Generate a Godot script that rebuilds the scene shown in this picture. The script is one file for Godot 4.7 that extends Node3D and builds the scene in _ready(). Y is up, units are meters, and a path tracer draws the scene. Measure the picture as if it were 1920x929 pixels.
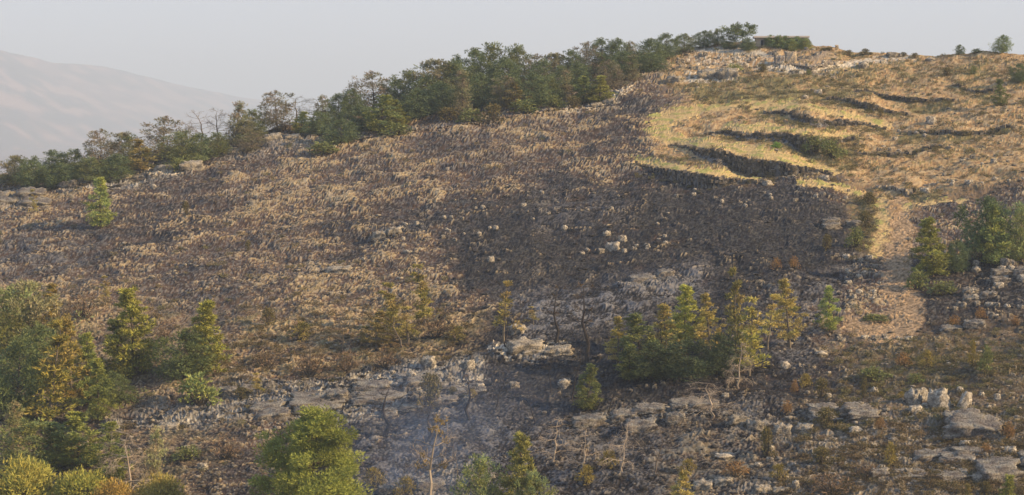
extends Node3D
# A burnt limestone hillside seen with a long lens in low evening light.

const F := 4158.0                # lens: focal length in photo pixels (1920 wide)
const CX := 960.0
const CY := 464.5
const HORIZON := 200.0           # survey row of the level line
const YB := 1060.0               # survey row at the foot of the detailed slope
const NR := 620                  # rows of the detailed slope
const X0 := -230.0
const X1 := 2150.0
const DX := 2.2
const MC := 3.0                  # cell of the fine survey maps
const MX0 := -240.0
const MWF := 804
const MHF := 380

var pitch := 0.0
var cs := 1.0
var sn := 0.0
var rng := RandomNumberGenerator.new()
var xs := PackedFloat32Array()
var ridge_y := PackedFloat32Array()
var verts := PackedVector3Array()
var lay := {}                    # survey maps by name
var walls := []
var used := {}
var n_big := FastNoiseLite.new()
var n_mid := FastNoiseLite.new()
var n_fine := FastNoiseLite.new()
var n_dot := FastNoiseLite.new()
var mats := {}

# ------------------------------------------------------------------ naming
func numbered(called: String) -> String:
	if not used.has(called):
		used[called] = 0
		return called
	used[called] += 1
	return "%s_%03d" % [called, used[called]]

func tag(o: Node, label: String, category: String, group := "", kind := "") -> Node:
	o.set_meta("label", label)
	o.set_meta("category", category)
	if group != "":
		o.set_meta("group", group)
	if kind != "":
		o.set_meta("kind", kind)
	return o

func top(o: Node3D, called: String) -> Node3D:
	o.name = numbered(called)
	add_child(o, true)
	return o

# ------------------------------------------------------------------ mesh helper
class MB:
	var v := PackedVector3Array()
	var c := PackedColorArray()
	func tri(a: Vector3, b: Vector3, d: Vector3, col: Color) -> void:
		v.push_back(a); v.push_back(b); v.push_back(d)
		c.push_back(col); c.push_back(col); c.push_back(col)
	func quad(a: Vector3, b: Vector3, d: Vector3, e: Vector3, col: Color) -> void:
		tri(a, b, d, col); tri(a, d, e, col)
	func tube(p: Vector3, q: Vector3, r0: float, r1: float, n: int, col: Color) -> void:
		var ax := (q - p)
		if ax.length() < 1e-4:
			return
		ax = ax.normalized()
		var s := ax.cross(Vector3(0.31, 0.2, 0.93)).normalized()
		var t := ax.cross(s)
		for i in n:
			var a := TAU * i / n
			var b := TAU * (i + 1) / n
			var da := s * cos(a) + t * sin(a)
			var db := s * cos(b) + t * sin(b)
			quad(p + da * r0, q + da * r1, q + db * r1, p + db * r0, col)
	func box(lo: Vector3, hi: Vector3, col: Color) -> void:
		var k := []
		for i in 8:
			k.append(Vector3(hi.x if i & 1 else lo.x, hi.y if i & 2 else lo.y, hi.z if i & 4 else lo.z))
		quad(k[0], k[2], k[3], k[1], col)
		quad(k[4], k[5], k[7], k[6], col)
		quad(k[0], k[4], k[6], k[2], col)
		quad(k[1], k[3], k[7], k[5], col)
		quad(k[2], k[6], k[7], k[3], col)
		quad(k[0], k[1], k[5], k[4], col)
	func mesh(m: Material) -> ArrayMesh:
		var arr := []
		arr.resize(Mesh.ARRAY_MAX)
		arr[Mesh.ARRAY_VERTEX] = v
		arr[Mesh.ARRAY_COLOR] = c
		var am := ArrayMesh.new()
		am.add_surface_from_arrays(Mesh.PRIMITIVE_TRIANGLES, arr)
		am.surface_set_material(0, m)
		return am

func part(parent: Node, called: String, mesh: Mesh) -> MeshInstance3D:
	var o := MeshInstance3D.new()
	o.name = called
	o.mesh = mesh
	parent.add_child(o, true)
	return o

func matte(called: String, rough := 0.95, back := Color(0, 0, 0)) -> StandardMaterial3D:
	if mats.has(called):
		return mats[called]
	var m := StandardMaterial3D.new()
	m.resource_name = called
	m.vertex_color_use_as_albedo = true
	m.roughness = rough
	m.metallic_specular = 0.25
	m.cull_mode = BaseMaterial3D.CULL_DISABLED
	if back != Color(0, 0, 0):
		m.backlight_enabled = true
		m.backlight = back
	mats[called] = m
	return m

# ------------------------------------------------------------------ survey of the hill
func lin(table: Array, x: float) -> float:
	var n := table.size()
	if x <= table[0][0]:
		return table[0][1] + (table[1][1] - table[0][1]) / (table[1][0] - table[0][0]) * maxf(x - table[0][0], -700.0)
	for i in range(1, n):
		if x <= table[i][0]:
			var t: float = (x - table[i - 1][0]) / (table[i][0] - table[i - 1][0])
			return cubic_interpolate(table[i - 1][1], table[i][1], table[maxi(i - 2, 0)][1], table[mini(i + 1, n - 1)][1], t)
	return table[n - 1][1]

const RIDGE := [[-150, 352], [0, 330], [150, 306], [300, 282], [450, 254], [600, 226], [750, 196], [900, 163], [1050, 137], [1150, 114], [1250, 95], [1350, 84], [1420, 80], [1520, 83], [1600, 97], [1700, 104], [1800, 103], [1920, 99], [2070, 96], [2620, 92]]
const RIDGE_D := [[-150, 262], [0, 268], [500, 278], [900, 290], [1300, 305], [1600, 300], [1920, 290], [2620, 280]]
const FOOT_D := [[-150, 150], [0, 148], [600, 146], [1300, 142], [1920, 138], [2620, 136]]

func ray(px: float, py: float, d: float) -> Vector3:
	var b := -(py - CY) / F
	var dir := Vector3((px - CX) / F, -sn + b * cs, -(cs + b * sn))
	return dir * (d / (cs + b * sn))

func row_of(y: float) -> float:   # photo row of the level line + offset, kept for readability
	return y

func col_at(px: float) -> int:
	return clampi(int(round((px - X0) / DX)) + 28, 0, xs.size() - 1)

func at(px: float, py: float) -> Vector3:   # the point of the hillside at a survey mark
	var c := col_at(px)
	var r := clampi(int(round((YB - py) / (YB - ridge_y[c]) * NR)), 0, NR)
	return verts[(r + 24) * xs.size() + c]

func sample(called: String, px: float, py: float) -> float:
	var i := clampi(int((px - MX0) / MC), 0, MWF - 1)
	var j := clampi(int(py / MC), 0, MHF - 1)
	return (lay[called] as PackedFloat32Array)[j * MWF + i]

const LW := 268
const LH := 126
var low := {}

func region(called: String, pts: Array, value := 1.0, soft := 22.0) -> void:
	if not low.has(called):
		var z := PackedFloat32Array()
		z.resize(LW * LH)
		low[called] = z
	var a: PackedFloat32Array = low[called]
	var lo := Vector2(1e9, 1e9)
	var hi := -lo
	var poly := PackedVector2Array()
	for p in pts:
		var q := Vector2(p[0], p[1])
		poly.push_back(q)
		lo = lo.min(q)
		hi = hi.max(q)
	for j in range(maxi(0, int((lo.y - soft) / 9)), mini(LH, int((hi.y + soft) / 9) + 1)):
		for i in range(maxi(0, int((lo.x - soft - MX0) / 9)), mini(LW, int((hi.x + soft - MX0) / 9) + 1)):
			var p := Vector2(MX0 + i * 9.0 + 4.5, j * 9.0 + 4.5)
			var inside := Geometry2D.is_point_in_polygon(p, poly)
			var d := 1e9
			for k in poly.size():
				var e := Geometry2D.get_closest_point_to_segment(p, poly[k], poly[(k + 1) % poly.size()])
				d = minf(d, (e - p).length())
			var w := smoothstep(-soft, soft, d if inside else -d) * value
			a[j * LW + i] = maxf(a[j * LW + i], w) if value > 0.0 else clampf(a[j * LW + i] + w, 0.0, 1.0)
	low[called] = a

func spread() -> void:   # the coarse maps brought to the fine grid
	for k in ["black", "grass", "rock", "path", "gold", "straw", "ash", "scrub", "dry", "pale"]:
		if not low.has(k):
			var z := PackedFloat32Array()
			z.resize(LW * LH)
			low[k] = z
		var im := Image.create_from_data(LW, LH, false, Image.FORMAT_RF, (low[k] as PackedFloat32Array).to_byte_array())
		im.resize(LW * 3, LH * 3, Image.INTERPOLATE_BILINEAR)
		im.crop(MWF, MHF)
		lay[k] = im.get_data().to_float32_array()

func stroke(called: String, pts: Array, value := 1.0) -> void:   # pts: [x, y, half width]
	var a: PackedFloat32Array = lay[called]
	for k in pts.size() - 1:
		var p := Vector2(pts[k][0], pts[k][1])
		var q := Vector2(pts[k + 1][0], pts[k + 1][1])
		var w0: float = pts[k][2]
		var w1: float = pts[k + 1][2]
		var m := maxf(w0, w1) * 1.6 + 2.0
		for j in range(maxi(0, int((minf(p.y, q.y) - m) / MC)), mini(MHF, int((maxf(p.y, q.y) + m) / MC) + 1)):
			for i in range(maxi(0, int((minf(p.x, q.x) - m - MX0) / MC)), mini(MWF, int((maxf(p.x, q.x) + m - MX0) / MC) + 1)):
				var s := Vector2(MX0 + (i + 0.5) * MC, (j + 0.5) * MC)
				var t := clampf((s - p).dot(q - p) / maxf((q - p).length_squared(), 0.01), 0, 1)
				var w := lerpf(w0, w1, t)
				var d := s.distance_to(p.lerp(q, t))
				var g := (1.0 - smoothstep(w * 0.6, w * 1.5, d)) * value
				a[j * MWF + i] = maxf(a[j * MWF + i], g)
	lay[called] = a

func survey() -> void:
	# burnt black ground
	region("black", [[880, 390], [1000, 345], [1180, 325], [1400, 345], [1640, 375], [1640, 470], [1560, 600], [1400, 640], [1100, 640], [900, 560], [820, 460]], 1.0, 55)
	region("black", [[560, 760], [700, 640], [960, 560], [1300, 600], [1560, 640], [1560, 760], [1420, 940], [560, 1000]], 1.0, 60)
	region("black", [[560, 420], [700, 370], [940, 350], [1000, 400], [900, 460], [640, 500]], 0.45, 50)
	region("black", [[180, 380], [420, 350], [430, 420], [180, 520], [-60, 560], [-60, 420]], 0.35, 50)
	region("black", [[1240, 620], [1700, 645], [1960, 560], [1960, 960], [1240, 960]], 0.45, 60)
	region("black", [[1120, 350], [1330, 345], [1380, 380], [1300, 440], [1120, 420]], 1.0, 30)
	region("black", [[840, 480], [1010, 470], [1040, 540], [860, 560]], 1.0, 30)
	region("black", [[700, 790], [960, 700], [1120, 700], [1180, 780], [960, 860], [700, 870]], 1.0, 40)
	region("black", [[250, 430], [400, 400], [420, 430], [260, 470]], 0.7, 30)
	region("black", [[1700, 480], [1960, 480], [1960, 640], [1720, 640]], 0.75, 30)
	region("black", [[1120, 170], [1230, 180], [1230, 240], [1180, 300], [1100, 280]], 0.5, 35)
	region("black", [[1690, 300], [1960, 300], [1960, 370], [1760, 370]], 0.5, 30)
	region("pale", [[1280, 98], [1470, 101], [1480, 128], [1300, 130]], 0.38, 8)
	region("black", [[-150, 700], [450, 740], [560, 1060], [-150, 1060]], 0.4, 40)
	# unburnt grass on the hilltop
	region("grass", [[1275, 80], [2060, 80], [2060, 310], [1700, 380], [1570, 335], [1235, 300], [1218, 225], [1290, 190], [1240, 150]], 1.0, 16)
	region("grass", [[1590, 360], [1720, 360], [1720, 390], [1660, 480], [1610, 470]], 0.7, 20)
	region("grass", [[1560, 640], [1960, 600], [1960, 720], [1620, 740]], 0.35, 40)
	region("grass", [[1500, 740], [1960, 700], [1960, 1000], [1600, 1000]], 0.22, 50)
	# dry brown scrub ground
	region("dry", [[430, 590], [700, 560], [900, 600], [880, 680], [640, 700], [430, 720]], 1.0, 40)
	region("dry", [[-150, 540], [120, 540], [430, 600], [430, 740], [-150, 740]], 0.7, 50)
	region("dry", [[180, 740], [460, 730], [460, 800], [330, 960], [200, 900]], 0.5, 40)
	region("dry", [[1240, 820], [1960, 760], [1960, 1000], [1240, 1000]], 0.45, 40)
	# straw coloured grass stubble left on the burnt slope
	region("straw", [[1560, 660], [1960, 640], [1960, 960], [1420, 960], [1500, 760]], 0.4, 50)
	region("straw", [[400, 300], [700, 250], [1150, 190], [1190, 210], [1180, 300], [1000, 340], [700, 380], [440, 380]], 0.75, 50)
	region("straw", [[840, 230], [1130, 200], [1170, 260], [1050, 330], [800, 340]], 1.0, 40)
	region("straw", [[460, 400], [720, 380], [700, 520], [440, 520]], 0.8, 50)
	region("straw", [[-60, 400], [240, 360], [460, 400], [300, 480], [-60, 500]], 0.25, 40)
	region("straw", [[200, 480], [480, 470], [640, 540], [400, 560]], 0.6, 40)
	# bare limestone
	region("rock", [[-150, 360], [70, 345], [70, 395], [-150, 400]], 0.9, 10)
	region("rock", [[105, 345], [240, 320], [370, 306], [365, 322], [240, 350], [120, 365]], 1.0, 10)
	region("rock", [[400, 268], [640, 232], [690, 236], [560, 285], [410, 300]], 0.7, 14)
	region("rock", [[440, 712], [640, 700], [900, 668], [920, 700], [680, 790], [330, 800], [180, 805], [200, 775], [420, 745]], 0.95, 16)
	region("rock", [[915, 640], [1060, 640], [1060, 665], [920, 678]], 1.0, 8)
	region("rock", [[1060, 770], [1240, 745], [1330, 750], [1320, 790], [1080, 800]], 0.8, 14)
	region("rock", [[1340, 745], [1600, 770], [1960, 760], [1960, 960], [1300, 960], [1480, 840], [1330, 800]], 0.6, 30)
	region("rock", [[700, 880], [920, 860], [920, 960], [640, 960]], 0.7, 20)
	region("rock", [[1250, 90], [1400, 92], [1420, 140], [1300, 150], [1180, 165], [1230, 125]], 0.4, 14)
	region("rock", [[1440, 88], [1570, 98], [1580, 140], [1450, 140]], 0.6, 10)
	region("rock", [[1140, 530], [1300, 508], [1300, 530], [1180, 560]], 0.6, 12)
	# ash
	region("ash", [[960, 560], [1120, 540], [1330, 500], [1330, 545], [1120, 620], [980, 640]], 0.9, 30)
	region("ash", [[840, 760], [1180, 800], [1440, 780], [1440, 940], [640, 940], [660, 820]], 0.7, 50)
	region("ash", [[1420, 560], [1600, 500], [1580, 620], [1500, 700], [1440, 690]], 0.6, 35)
	region("ash", [[1000, 360], [1180, 370], [1180, 420], [1000, 430]], 0.4, 30)
	region("ash", [[-60, 420], [200, 430], [160, 520], [-60, 560]], 0.4, 40)
	# olive scrub
	region("scrub", [[1290, 150], [1560, 140], [1660, 160], [1560, 200], [1300, 200]], 0.9, 18)
	region("scrub", [[1560, 100], [1700, 108], [1640, 130], [1560, 125]], 0.7, 10)
	region("scrub", [[1660, 120], [2000, 115], [2000, 160], [1700, 170]], 0.45, 20)
	region("scrub", [[1500, 255], [1620, 260], [1600, 330], [1520, 310]], 0.85, 10)
	region("scrub", [[1600, 370], [1650, 370], [1640, 480], [1600, 500]], 0.8, 10)
	region("scrub", [[1560, 650], [1960, 620], [1960, 740], [1540, 760]], 0.8, 30)
	region("scrub", [[1480, 780], [1960, 740], [1960, 1000], [1440, 1000]], 0.65, 40)
	region("scrub", [[420, 600], [900, 590], [880, 680], [420, 720]], 0.3, 30)
	spread()
	stroke("gold", [[1192, 305, 6], [1262, 312, 6], [1348, 323, 6], [1400, 333, 4], [1440, 342, 3]])
	stroke("gold", [[1330, 202, 5], [1280, 212, 10], [1240, 226, 18], [1236, 245, 18], [1262, 262, 11], [1320, 268, 8], [1400, 281, 9], [1460, 292, 9], [1520, 308, 8], [1566, 326, 7]])
	stroke("gold", [[1355, 236, 4], [1430, 238, 6], [1500, 249, 6], [1605, 256, 5]])
	stroke("gold", [[1300, 204, 5], [1400, 195, 7], [1500, 197, 8], [1560, 212, 6], [1660, 232, 6]])
	stroke("gold", [[1500, 345, 5], [1560, 350, 7], [1620, 362, 5]], 0.9)
	stroke("gold", [[1652, 368, 9], [1653, 400, 13], [1658, 435, 12], [1640, 475, 9]], 0.62)
	stroke("gold", [[1690, 392, 4], [1740, 380, 5], [1810, 375, 4]], 0.8)
	stroke("path", [[1690, 375, 9], [1697, 420, 17], [1684, 480, 23], [1684, 540, 28], [1700, 585, 34], [1685, 622, 26], [1640, 636, 12]])
	stroke("path", [[1590, 612, 12], [1650, 622, 26]])
	stroke("path", [[1245, 93, 3], [1330, 92, 3], [1420, 97, 4], [1500, 128, 4], [1600, 118, 5], [1700, 108, 5]])
	stroke("rock", [[1500, 706, 3], [640, 706, 4], [500, 716, 5]], 0.0)
	stroke("rock", [[500, 716, 4], [640, 706, 5], [700, 690, 4]], 1.0)
	stroke("rock", [[560, 292, 2], [760, 245, 3], [1100, 200, 4], [1180, 170, 4]], 0.6)
	stroke("rock", [[640, 500, 12], [560, 510, 8]], 0.5)
	stroke("rock", [[700, 445, 6], [745, 438, 6]], 0.8)
	stroke("pale", [[1245, 94, 3], [1330, 93, 4], [1420, 98, 4], [1440, 104, 4]])
	stroke("pale", [[1420, 130, 5], [1500, 131, 5], [1560, 124, 4], [1620, 116, 4], [1720, 107, 3]], 0.9)
	stroke("pale", [[1290, 148, 6], [1340, 142, 9], [1375, 140, 6]], 0.8)
	stroke("pale", [[220, 330, 4], [300, 324, 5], [370, 312, 5]], 0.8)
	stroke("pale", [[1060, 212, 3], [1130, 192, 4], [1190, 168, 3]], 0.6)
	stroke("pale", [[920, 655, 4], [1050, 648, 4]], 0.7)
	# retaining walls: x, row of the top edge, row of the foot
	walls = [
		[[1190, 312, 330], [1262, 319, 346], [1300, 323, 356], [1348, 330, 358], [1383, 339, 350], [1437, 344, 349]],
		[[1257, 272, 304], [1311, 275, 311], [1354, 284, 319], [1399, 292, 330], [1445, 298, 337], [1510, 316, 341], [1563, 332, 346]],
		[[1319, 251, 257], [1375, 243, 262], [1410, 246, 266], [1450, 251, 272], [1485, 256, 285], [1520, 261, 300], [1558, 260, 302], [1604, 265, 285]],
		[[1432, 208, 229], [1456, 209, 233], [1510, 216, 240], [1550, 224, 242], [1607, 232, 246], [1660, 241, 250]],
		[[1549, 185, 195], [1600, 190, 208], [1650, 202, 216], [1710, 212, 220]],
		[[1604, 173, 182], [1665, 178, 190], [1720, 184, 197], [1790, 191, 200]],
		[[1785, 162, 171], [1830, 166, 181], [1870, 171, 182]],
		[[1478, 124, 137], [1530, 124, 138], [1570, 117, 126]],
		[[1600, 290, 298], [1680, 285, 296], [1780, 282, 290]],
		[[1690, 249, 257], [1780, 245, 254], [1900, 242, 250]],
		[[1640, 352, 360], [1700, 350, 372], [1760, 345, 365]],
	]

func wall_scrub() -> void:
	for w in walls:
		var l := []
		for q in w:
			l.append([q[0], q[2] - 2.0, 5.0])
		stroke("scrub", l, 0.8)

func wall_rows(w: Array, px: float) -> Vector2:
	if px < w[0][0] or px > w[w.size() - 1][0]:
		return Vector2(-1, -1)
	for i in range(1, w.size()):
		if px <= w[i][0]:
			var t: float = (px - w[i - 1][0]) / (w[i][0] - w[i - 1][0])
			var pa: Array = w[maxi(i - 2, 0)]
			var pb: Array = w[mini(i + 1, w.size() - 1)]
			var top_row := cubic_interpolate(w[i - 1][1], w[i][1], pa[1], pb[1], t)
			var foot_row := cubic_interpolate(w[i - 1][2], w[i][2], pa[2], pb[2], t)
			var ends := smoothstep(0.0, 90.0, minf(px - w[0][0], w[w.size() - 1][0] - px))
			return Vector2(top_row, lerpf(top_row + 1.0, lerpf(top_row, foot_row, 0.80), ends))
	return Vector2(-1, -1)

func noise(o: FastNoiseLite, s: int, freq: float, oct: int) -> void:
	o.seed = s
	o.noise_type = FastNoiseLite.TYPE_SIMPLEX_SMOOTH
	o.frequency = freq
	o.fractal_type = FastNoiseLite.FRACTAL_FBM
	o.fractal_octaves = oct

func build_ground() -> void:
	var x := -700.0
	for i in 28:
		xs.push_back(lerpf(-700.0, X0 - 6.0, i / 27.0))
	x = X0
	while x <= X1:
		xs.push_back(x)
		x += DX
	for i in 28:
		xs.push_back(lerpf(X1 + 6.0, 2620.0, i / 27.0))
	var nc := xs.size()
	var rows := 24 + NR + 1 + 34
	verts.resize(rows * nc)
	var cols := PackedColorArray()
	cols.resize(rows * nc)
	ridge_y.resize(nc)
	var m_black: PackedFloat32Array = lay["black"]
	var m_grass: PackedFloat32Array = lay["grass"]
	var m_rock: PackedFloat32Array = lay["rock"]
	var m_path: PackedFloat32Array = lay["path"]
	var m_gold: PackedFloat32Array = lay["gold"]
	var m_straw: PackedFloat32Array = lay["straw"]
	var m_ash: PackedFloat32Array = lay["ash"]
	var m_scrub: PackedFloat32Array = lay["scrub"]
	var m_dry: PackedFloat32Array = lay["dry"]
	var c_black := Color(0.017, 0.0165, 0.020)
	var streak := FastNoiseLite.new()
	noise(streak, 21, 1.0, 3)
	var c_brown := Color(0.070, 0.046, 0.036)
	var c_straw := Color(0.37, 0.295, 0.185)
	var c_grass := Color(0.29, 0.200, 0.105)
	var c_pale := Color(0.36, 0.325, 0.27)
	var m_pale: PackedFloat32Array = lay["pale"]
	var c_rust := Color(0.19, 0.12, 0.065)
	var c_olive := Color(0.105, 0.098, 0.045)
	var c_rock := Color(0.34, 0.32, 0.285)
	var c_grey := Color(0.15, 0.145, 0.145)
	var c_path := Color(0.215, 0.155, 0.100)
	var c_gold := Color(0.335, 0.25, 0.125)
	var c_green := Color(0.19, 0.205, 0.06)
	var c_ash := Color(0.17, 0.17, 0.185)
	var cum := PackedFloat32Array()
	cum.resize(NR + 1)
	var wallf := PackedFloat32Array()
	wallf.resize(NR + 1)
	for c in nc:
		var px := xs[c]
		var yr := lin(RIDGE, px)
		ridge_y[c] = yr
		var qb := 1.0 / lin(FOOT_D, px)
		var qr := 1.0 / lin(RIDGE_D, px)
		var here := []
		for w in walls:
			var q := wall_rows(w, px)
			if q.x > 0:
				here.append(q)
		for r in NR + 1:
			var y := lerpf(YB, yr, float(r) / NR)
			var off := 0.0
			var mi := clampi(int((px - MX0) / MC), 0, MWF - 1)
			var mj := clampi(int(y / MC), 0, MHF - 1)
			var rk := m_rock[mj * MWF + mi]
			if rk > 0.03:   # stepped beds of rock: a steep riser, then a flat shelf
				var k := y * 0.070 + n_mid.get_noise_2d(px * 0.022, y * 0.05) * 1.0 + px * 0.008
				k = k - floor(k)
				var saw := (1.0 - k) / 0.6 if k > 0.4 else k / 0.4
				off += rk * 6.5 * saw
			wallf[r] = 0.0
			for q in here:
				var hh: float = q.y - q.x
				if y >= q.x and y < q.y:
					wallf[r] = 1.0
					off += (q.y - y) * 0.97
				elif y < q.x:
					off += hh * 0.97 * maxf(0.0, 1.0 - (q.x - y) / (1.5 * hh + 6.0))
			cum[r] = (YB - y - off) / (YB - yr)
		for r in NR + 1:
			var y := lerpf(YB, yr, float(r) / NR)
			var q := lerpf(qb, qr, cum[r])
			var p := ray(px, y, 1.0 / q)
			# the four scales of relief and colour, all in metres on the hill
			var a := n_big.get_noise_2d(p.x, p.z)
			var b := n_mid.get_noise_2d(p.x, p.z)
			var d := n_fine.get_noise_2d(p.x, p.z)
			var e := n_dot.get_noise_2d(p.x, p.z)
			var wx := px + b * 16.0 + d * 8.0
			var wy := y + a * 10.0 + d * 6.0
			var mi := clampi(int((wx - MX0) / MC), 0, MWF - 1)
			var mj := clampi(int(wy / MC), 0, MHF - 1)
			var id := mj * MWF + mi
			var sharp := clampi(int((y + d * 5.0 + b * 3.0) / MC), 0, MHF - 1) * MWF + clampi(int((px + b * 14.0 + d * 9.0 - MX0) / MC), 0, MWF - 1)
			var black := m_black[id]
			var grass := m_grass[id]
			var rock := m_rock[id]
			var path := m_path[sharp]
			var gold := m_gold[sharp]
			var straw := m_straw[id]
			var ash := m_ash[id]
			var scrub := m_scrub[id]
			var dry := m_dry[id]
			var frac := float(r) / NR
			var band := streak.get_noise_2d(px * 0.010 + frac * 3.0, frac * 42.0)   # swaths of stubble along the contours
			var line := 1.0 - absf(streak.get_noise_2d(px * 0.0045 + 40.0, frac * 19.0 + a * 0.12)) * 7.0
			line = maxf(0.0, line) * smoothstep(-0.2, 0.2, streak.get_noise_2d(px * 0.02, frac * 9.0 + 70.0) + d * 0.5) * (1.0 - grass) * (1.0 - gold)
			var wide := streak.get_noise_2d(p.x * 0.035 + 9.0, p.z * 0.03) * 1.3   # broad patches, burnt harder or lighter
			var speck := d * 0.7 + e * 0.6 + b * 0.25 + band * 0.8
			# burnt ground with stubble
			var col := c_brown.lerp(c_black, clampf(black * 1.15 + b * 0.5 + band * -0.6 - wide * 0.6 + 0.15, 0, 1))
			var st := smoothstep(0.02, 0.26, speck + a * 0.35 + straw * 0.36 - black * 0.62 - 0.36 + line * 0.7 + wide * 0.45)
			col = col.lerp(c_straw * Color(0.86, 0.84, 0.76) * (0.85 + 0.6 * e), st * (0.85 - 0.35 * black) * (0.30 + 0.70 * smoothstep(-0.25, 0.30, band * 1.3 + wide + a * 0.5)))
			col = col.lerp(c_rock.lerp(c_straw, 0.5) * (0.9 + e), line * smoothstep(0.0, 0.25, e + b * 0.3) * 0.45 * (1.0 - 0.6 * black))
			col = col.lerp(c_ash, ash * smoothstep(-0.15, 0.35, b + e * 0.7) * 0.75)
			col = col.lerp(c_grey, smoothstep(0.22, 0.4, e * 0.9 - d * 0.4 + 0.06) * 0.6 * (1.0 - 0.6 * black))
			if dry > 0.01:
				var dc := c_rust.lerp(c_straw * 0.8, smoothstep(-0.1, 0.3, speck)).lerp(c_olive, smoothstep(0.0, 0.35, b - d * 0.6) * 0.7)
				col = col.lerp(dc, dry * smoothstep(-0.35, 0.1, speck + b * 0.4 + 0.1) * 0.8)
			if grass > 0.01:
				var gc := c_grass.lerp(c_rust, smoothstep(0.0, 0.3, e - d * 0.6 + 0.08)).lerp(c_straw, smoothstep(0.05, 0.35, d + b * 0.6) * 0.6)
				gc = gc.lerp(c_olive, smoothstep(-0.18, 0.12, scrub - 0.55 + speck * 0.9) * 0.85)
				col = col.lerp(gc, grass)
			if rock > 0.02:
				var rc := c_rock.lerp(c_grey, smoothstep(-0.25, 0.2, b + e * 0.6)).lerp(c_black, smoothstep(0.12, 0.3, d) * 0.75)
				col = col.lerp(rc * (0.85 + 0.6 * e), rock * smoothstep(-0.2, 0.15, rock - 0.45 + b * 0.5 + e * 0.3))
			if path > 0.01:
				col = col.lerp(c_path * (1.0 + 0.7 * e + 0.5 * d), smoothstep(0.25, 0.65, path + d * 0.4 + b * 0.45))
			if gold > 0.01:
				var oc := c_gold.lerp(c_green, smoothstep(0.0, 0.35, b + d * 0.4) * 0.8) * (1.0 + 0.4 * e)
				col = col.lerp(oc, smoothstep(0.3, 0.6, gold + e * 0.35))
			var pale := m_pale[sharp]
			if pale > 0.01:
				col = col.lerp(c_pale * (0.9 + 0.5 * e + 0.4 * d), smoothstep(0.3, 0.6, pale + d * 0.5))
			if wallf[r] > 0.5:
				col = c_grey.lerp(c_black, smoothstep(-0.1, 0.3, d + e)) * 0.9
			var flat := maxf(path, gold * 0.8)
			var lift := (a * 0.5 + b * 0.20 + (d * 0.06 + e * 0.04) * (1.0 - 0.5 * grass)) * (1.0 - 0.75 * flat)
			lift += line * 0.16
			lift += st * 0.05 + rock * maxf(0.0, e) * 0.15
			p.y += lift
			verts[(r + 24) * nc + c] = p
			cols[(r + 24) * nc + c] = Color(maxf(col.r, 0.012), maxf(col.g, 0.012), maxf(col.b, 0.012))
		# below the detailed slope, towards the valley floor
		var foot := verts[24 * nc + c]
		for r in 24:
			var t := 1.0 - float(r) / 24.0
			var q := foot * (1.0 - 0.75 * t)
			q.y = foot.y - 26.0 * t + n_big.get_noise_2d(q.x, q.z) * 0.6
			verts[r * nc + c] = q
			cols[r * nc + c] = c_brown.lerp(c_black, 0.4)
		# beyond the crest the hill drops away to the plain
		var crest := verts[(24 + NR) * nc + c]
		for r in 34:
			var t := float(r + 1) / 34.0
			var reach := 700.0 * t * t + 6.0 * t
			var q := crest * ((crest.length() + reach) / crest.length())
			q.y = lerpf(crest.y, -120.0, smoothstep(0.0, 1.0, t * t * 1.0)) - 6.0 * t * (1.0 - t) + n_big.get_noise_2d(q.x, q.z) * 0.8 * minf(1.0, t * 6.0)
			verts[(24 + NR + 1 + r) * nc + c] = q
			cols[(24 + NR + 1 + r) * nc + c] = c_rust.lerp(c_olive, 0.5)
	var idx := PackedInt32Array()
	idx.resize((rows - 1) * (nc - 1) * 6)
	var k := 0
	for r in rows - 1:
		for c in nc - 1:
			var i := r * nc + c
			idx[k] = i; idx[k + 1] = i + nc; idx[k + 2] = i + nc + 1
			idx[k + 3] = i; idx[k + 4] = i + nc + 1; idx[k + 5] = i + 1
			k += 6
	var arr := []
	arr.resize(Mesh.ARRAY_MAX)
	arr[Mesh.ARRAY_VERTEX] = verts
	arr[Mesh.ARRAY_COLOR] = cols
	arr[Mesh.ARRAY_INDEX] = idx
	var am := ArrayMesh.new()
	am.add_surface_from_arrays(Mesh.PRIMITIVE_TRIANGLES, arr)
	am.surface_set_material(0, matte("burnt_earth", 1.0))
	var o := MeshInstance3D.new()
	o.mesh = am
	top(o, "ground")
	tag(o, "burnt limestone hillside of black earth, stubble and ledges", "ground", "", "structure")

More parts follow.
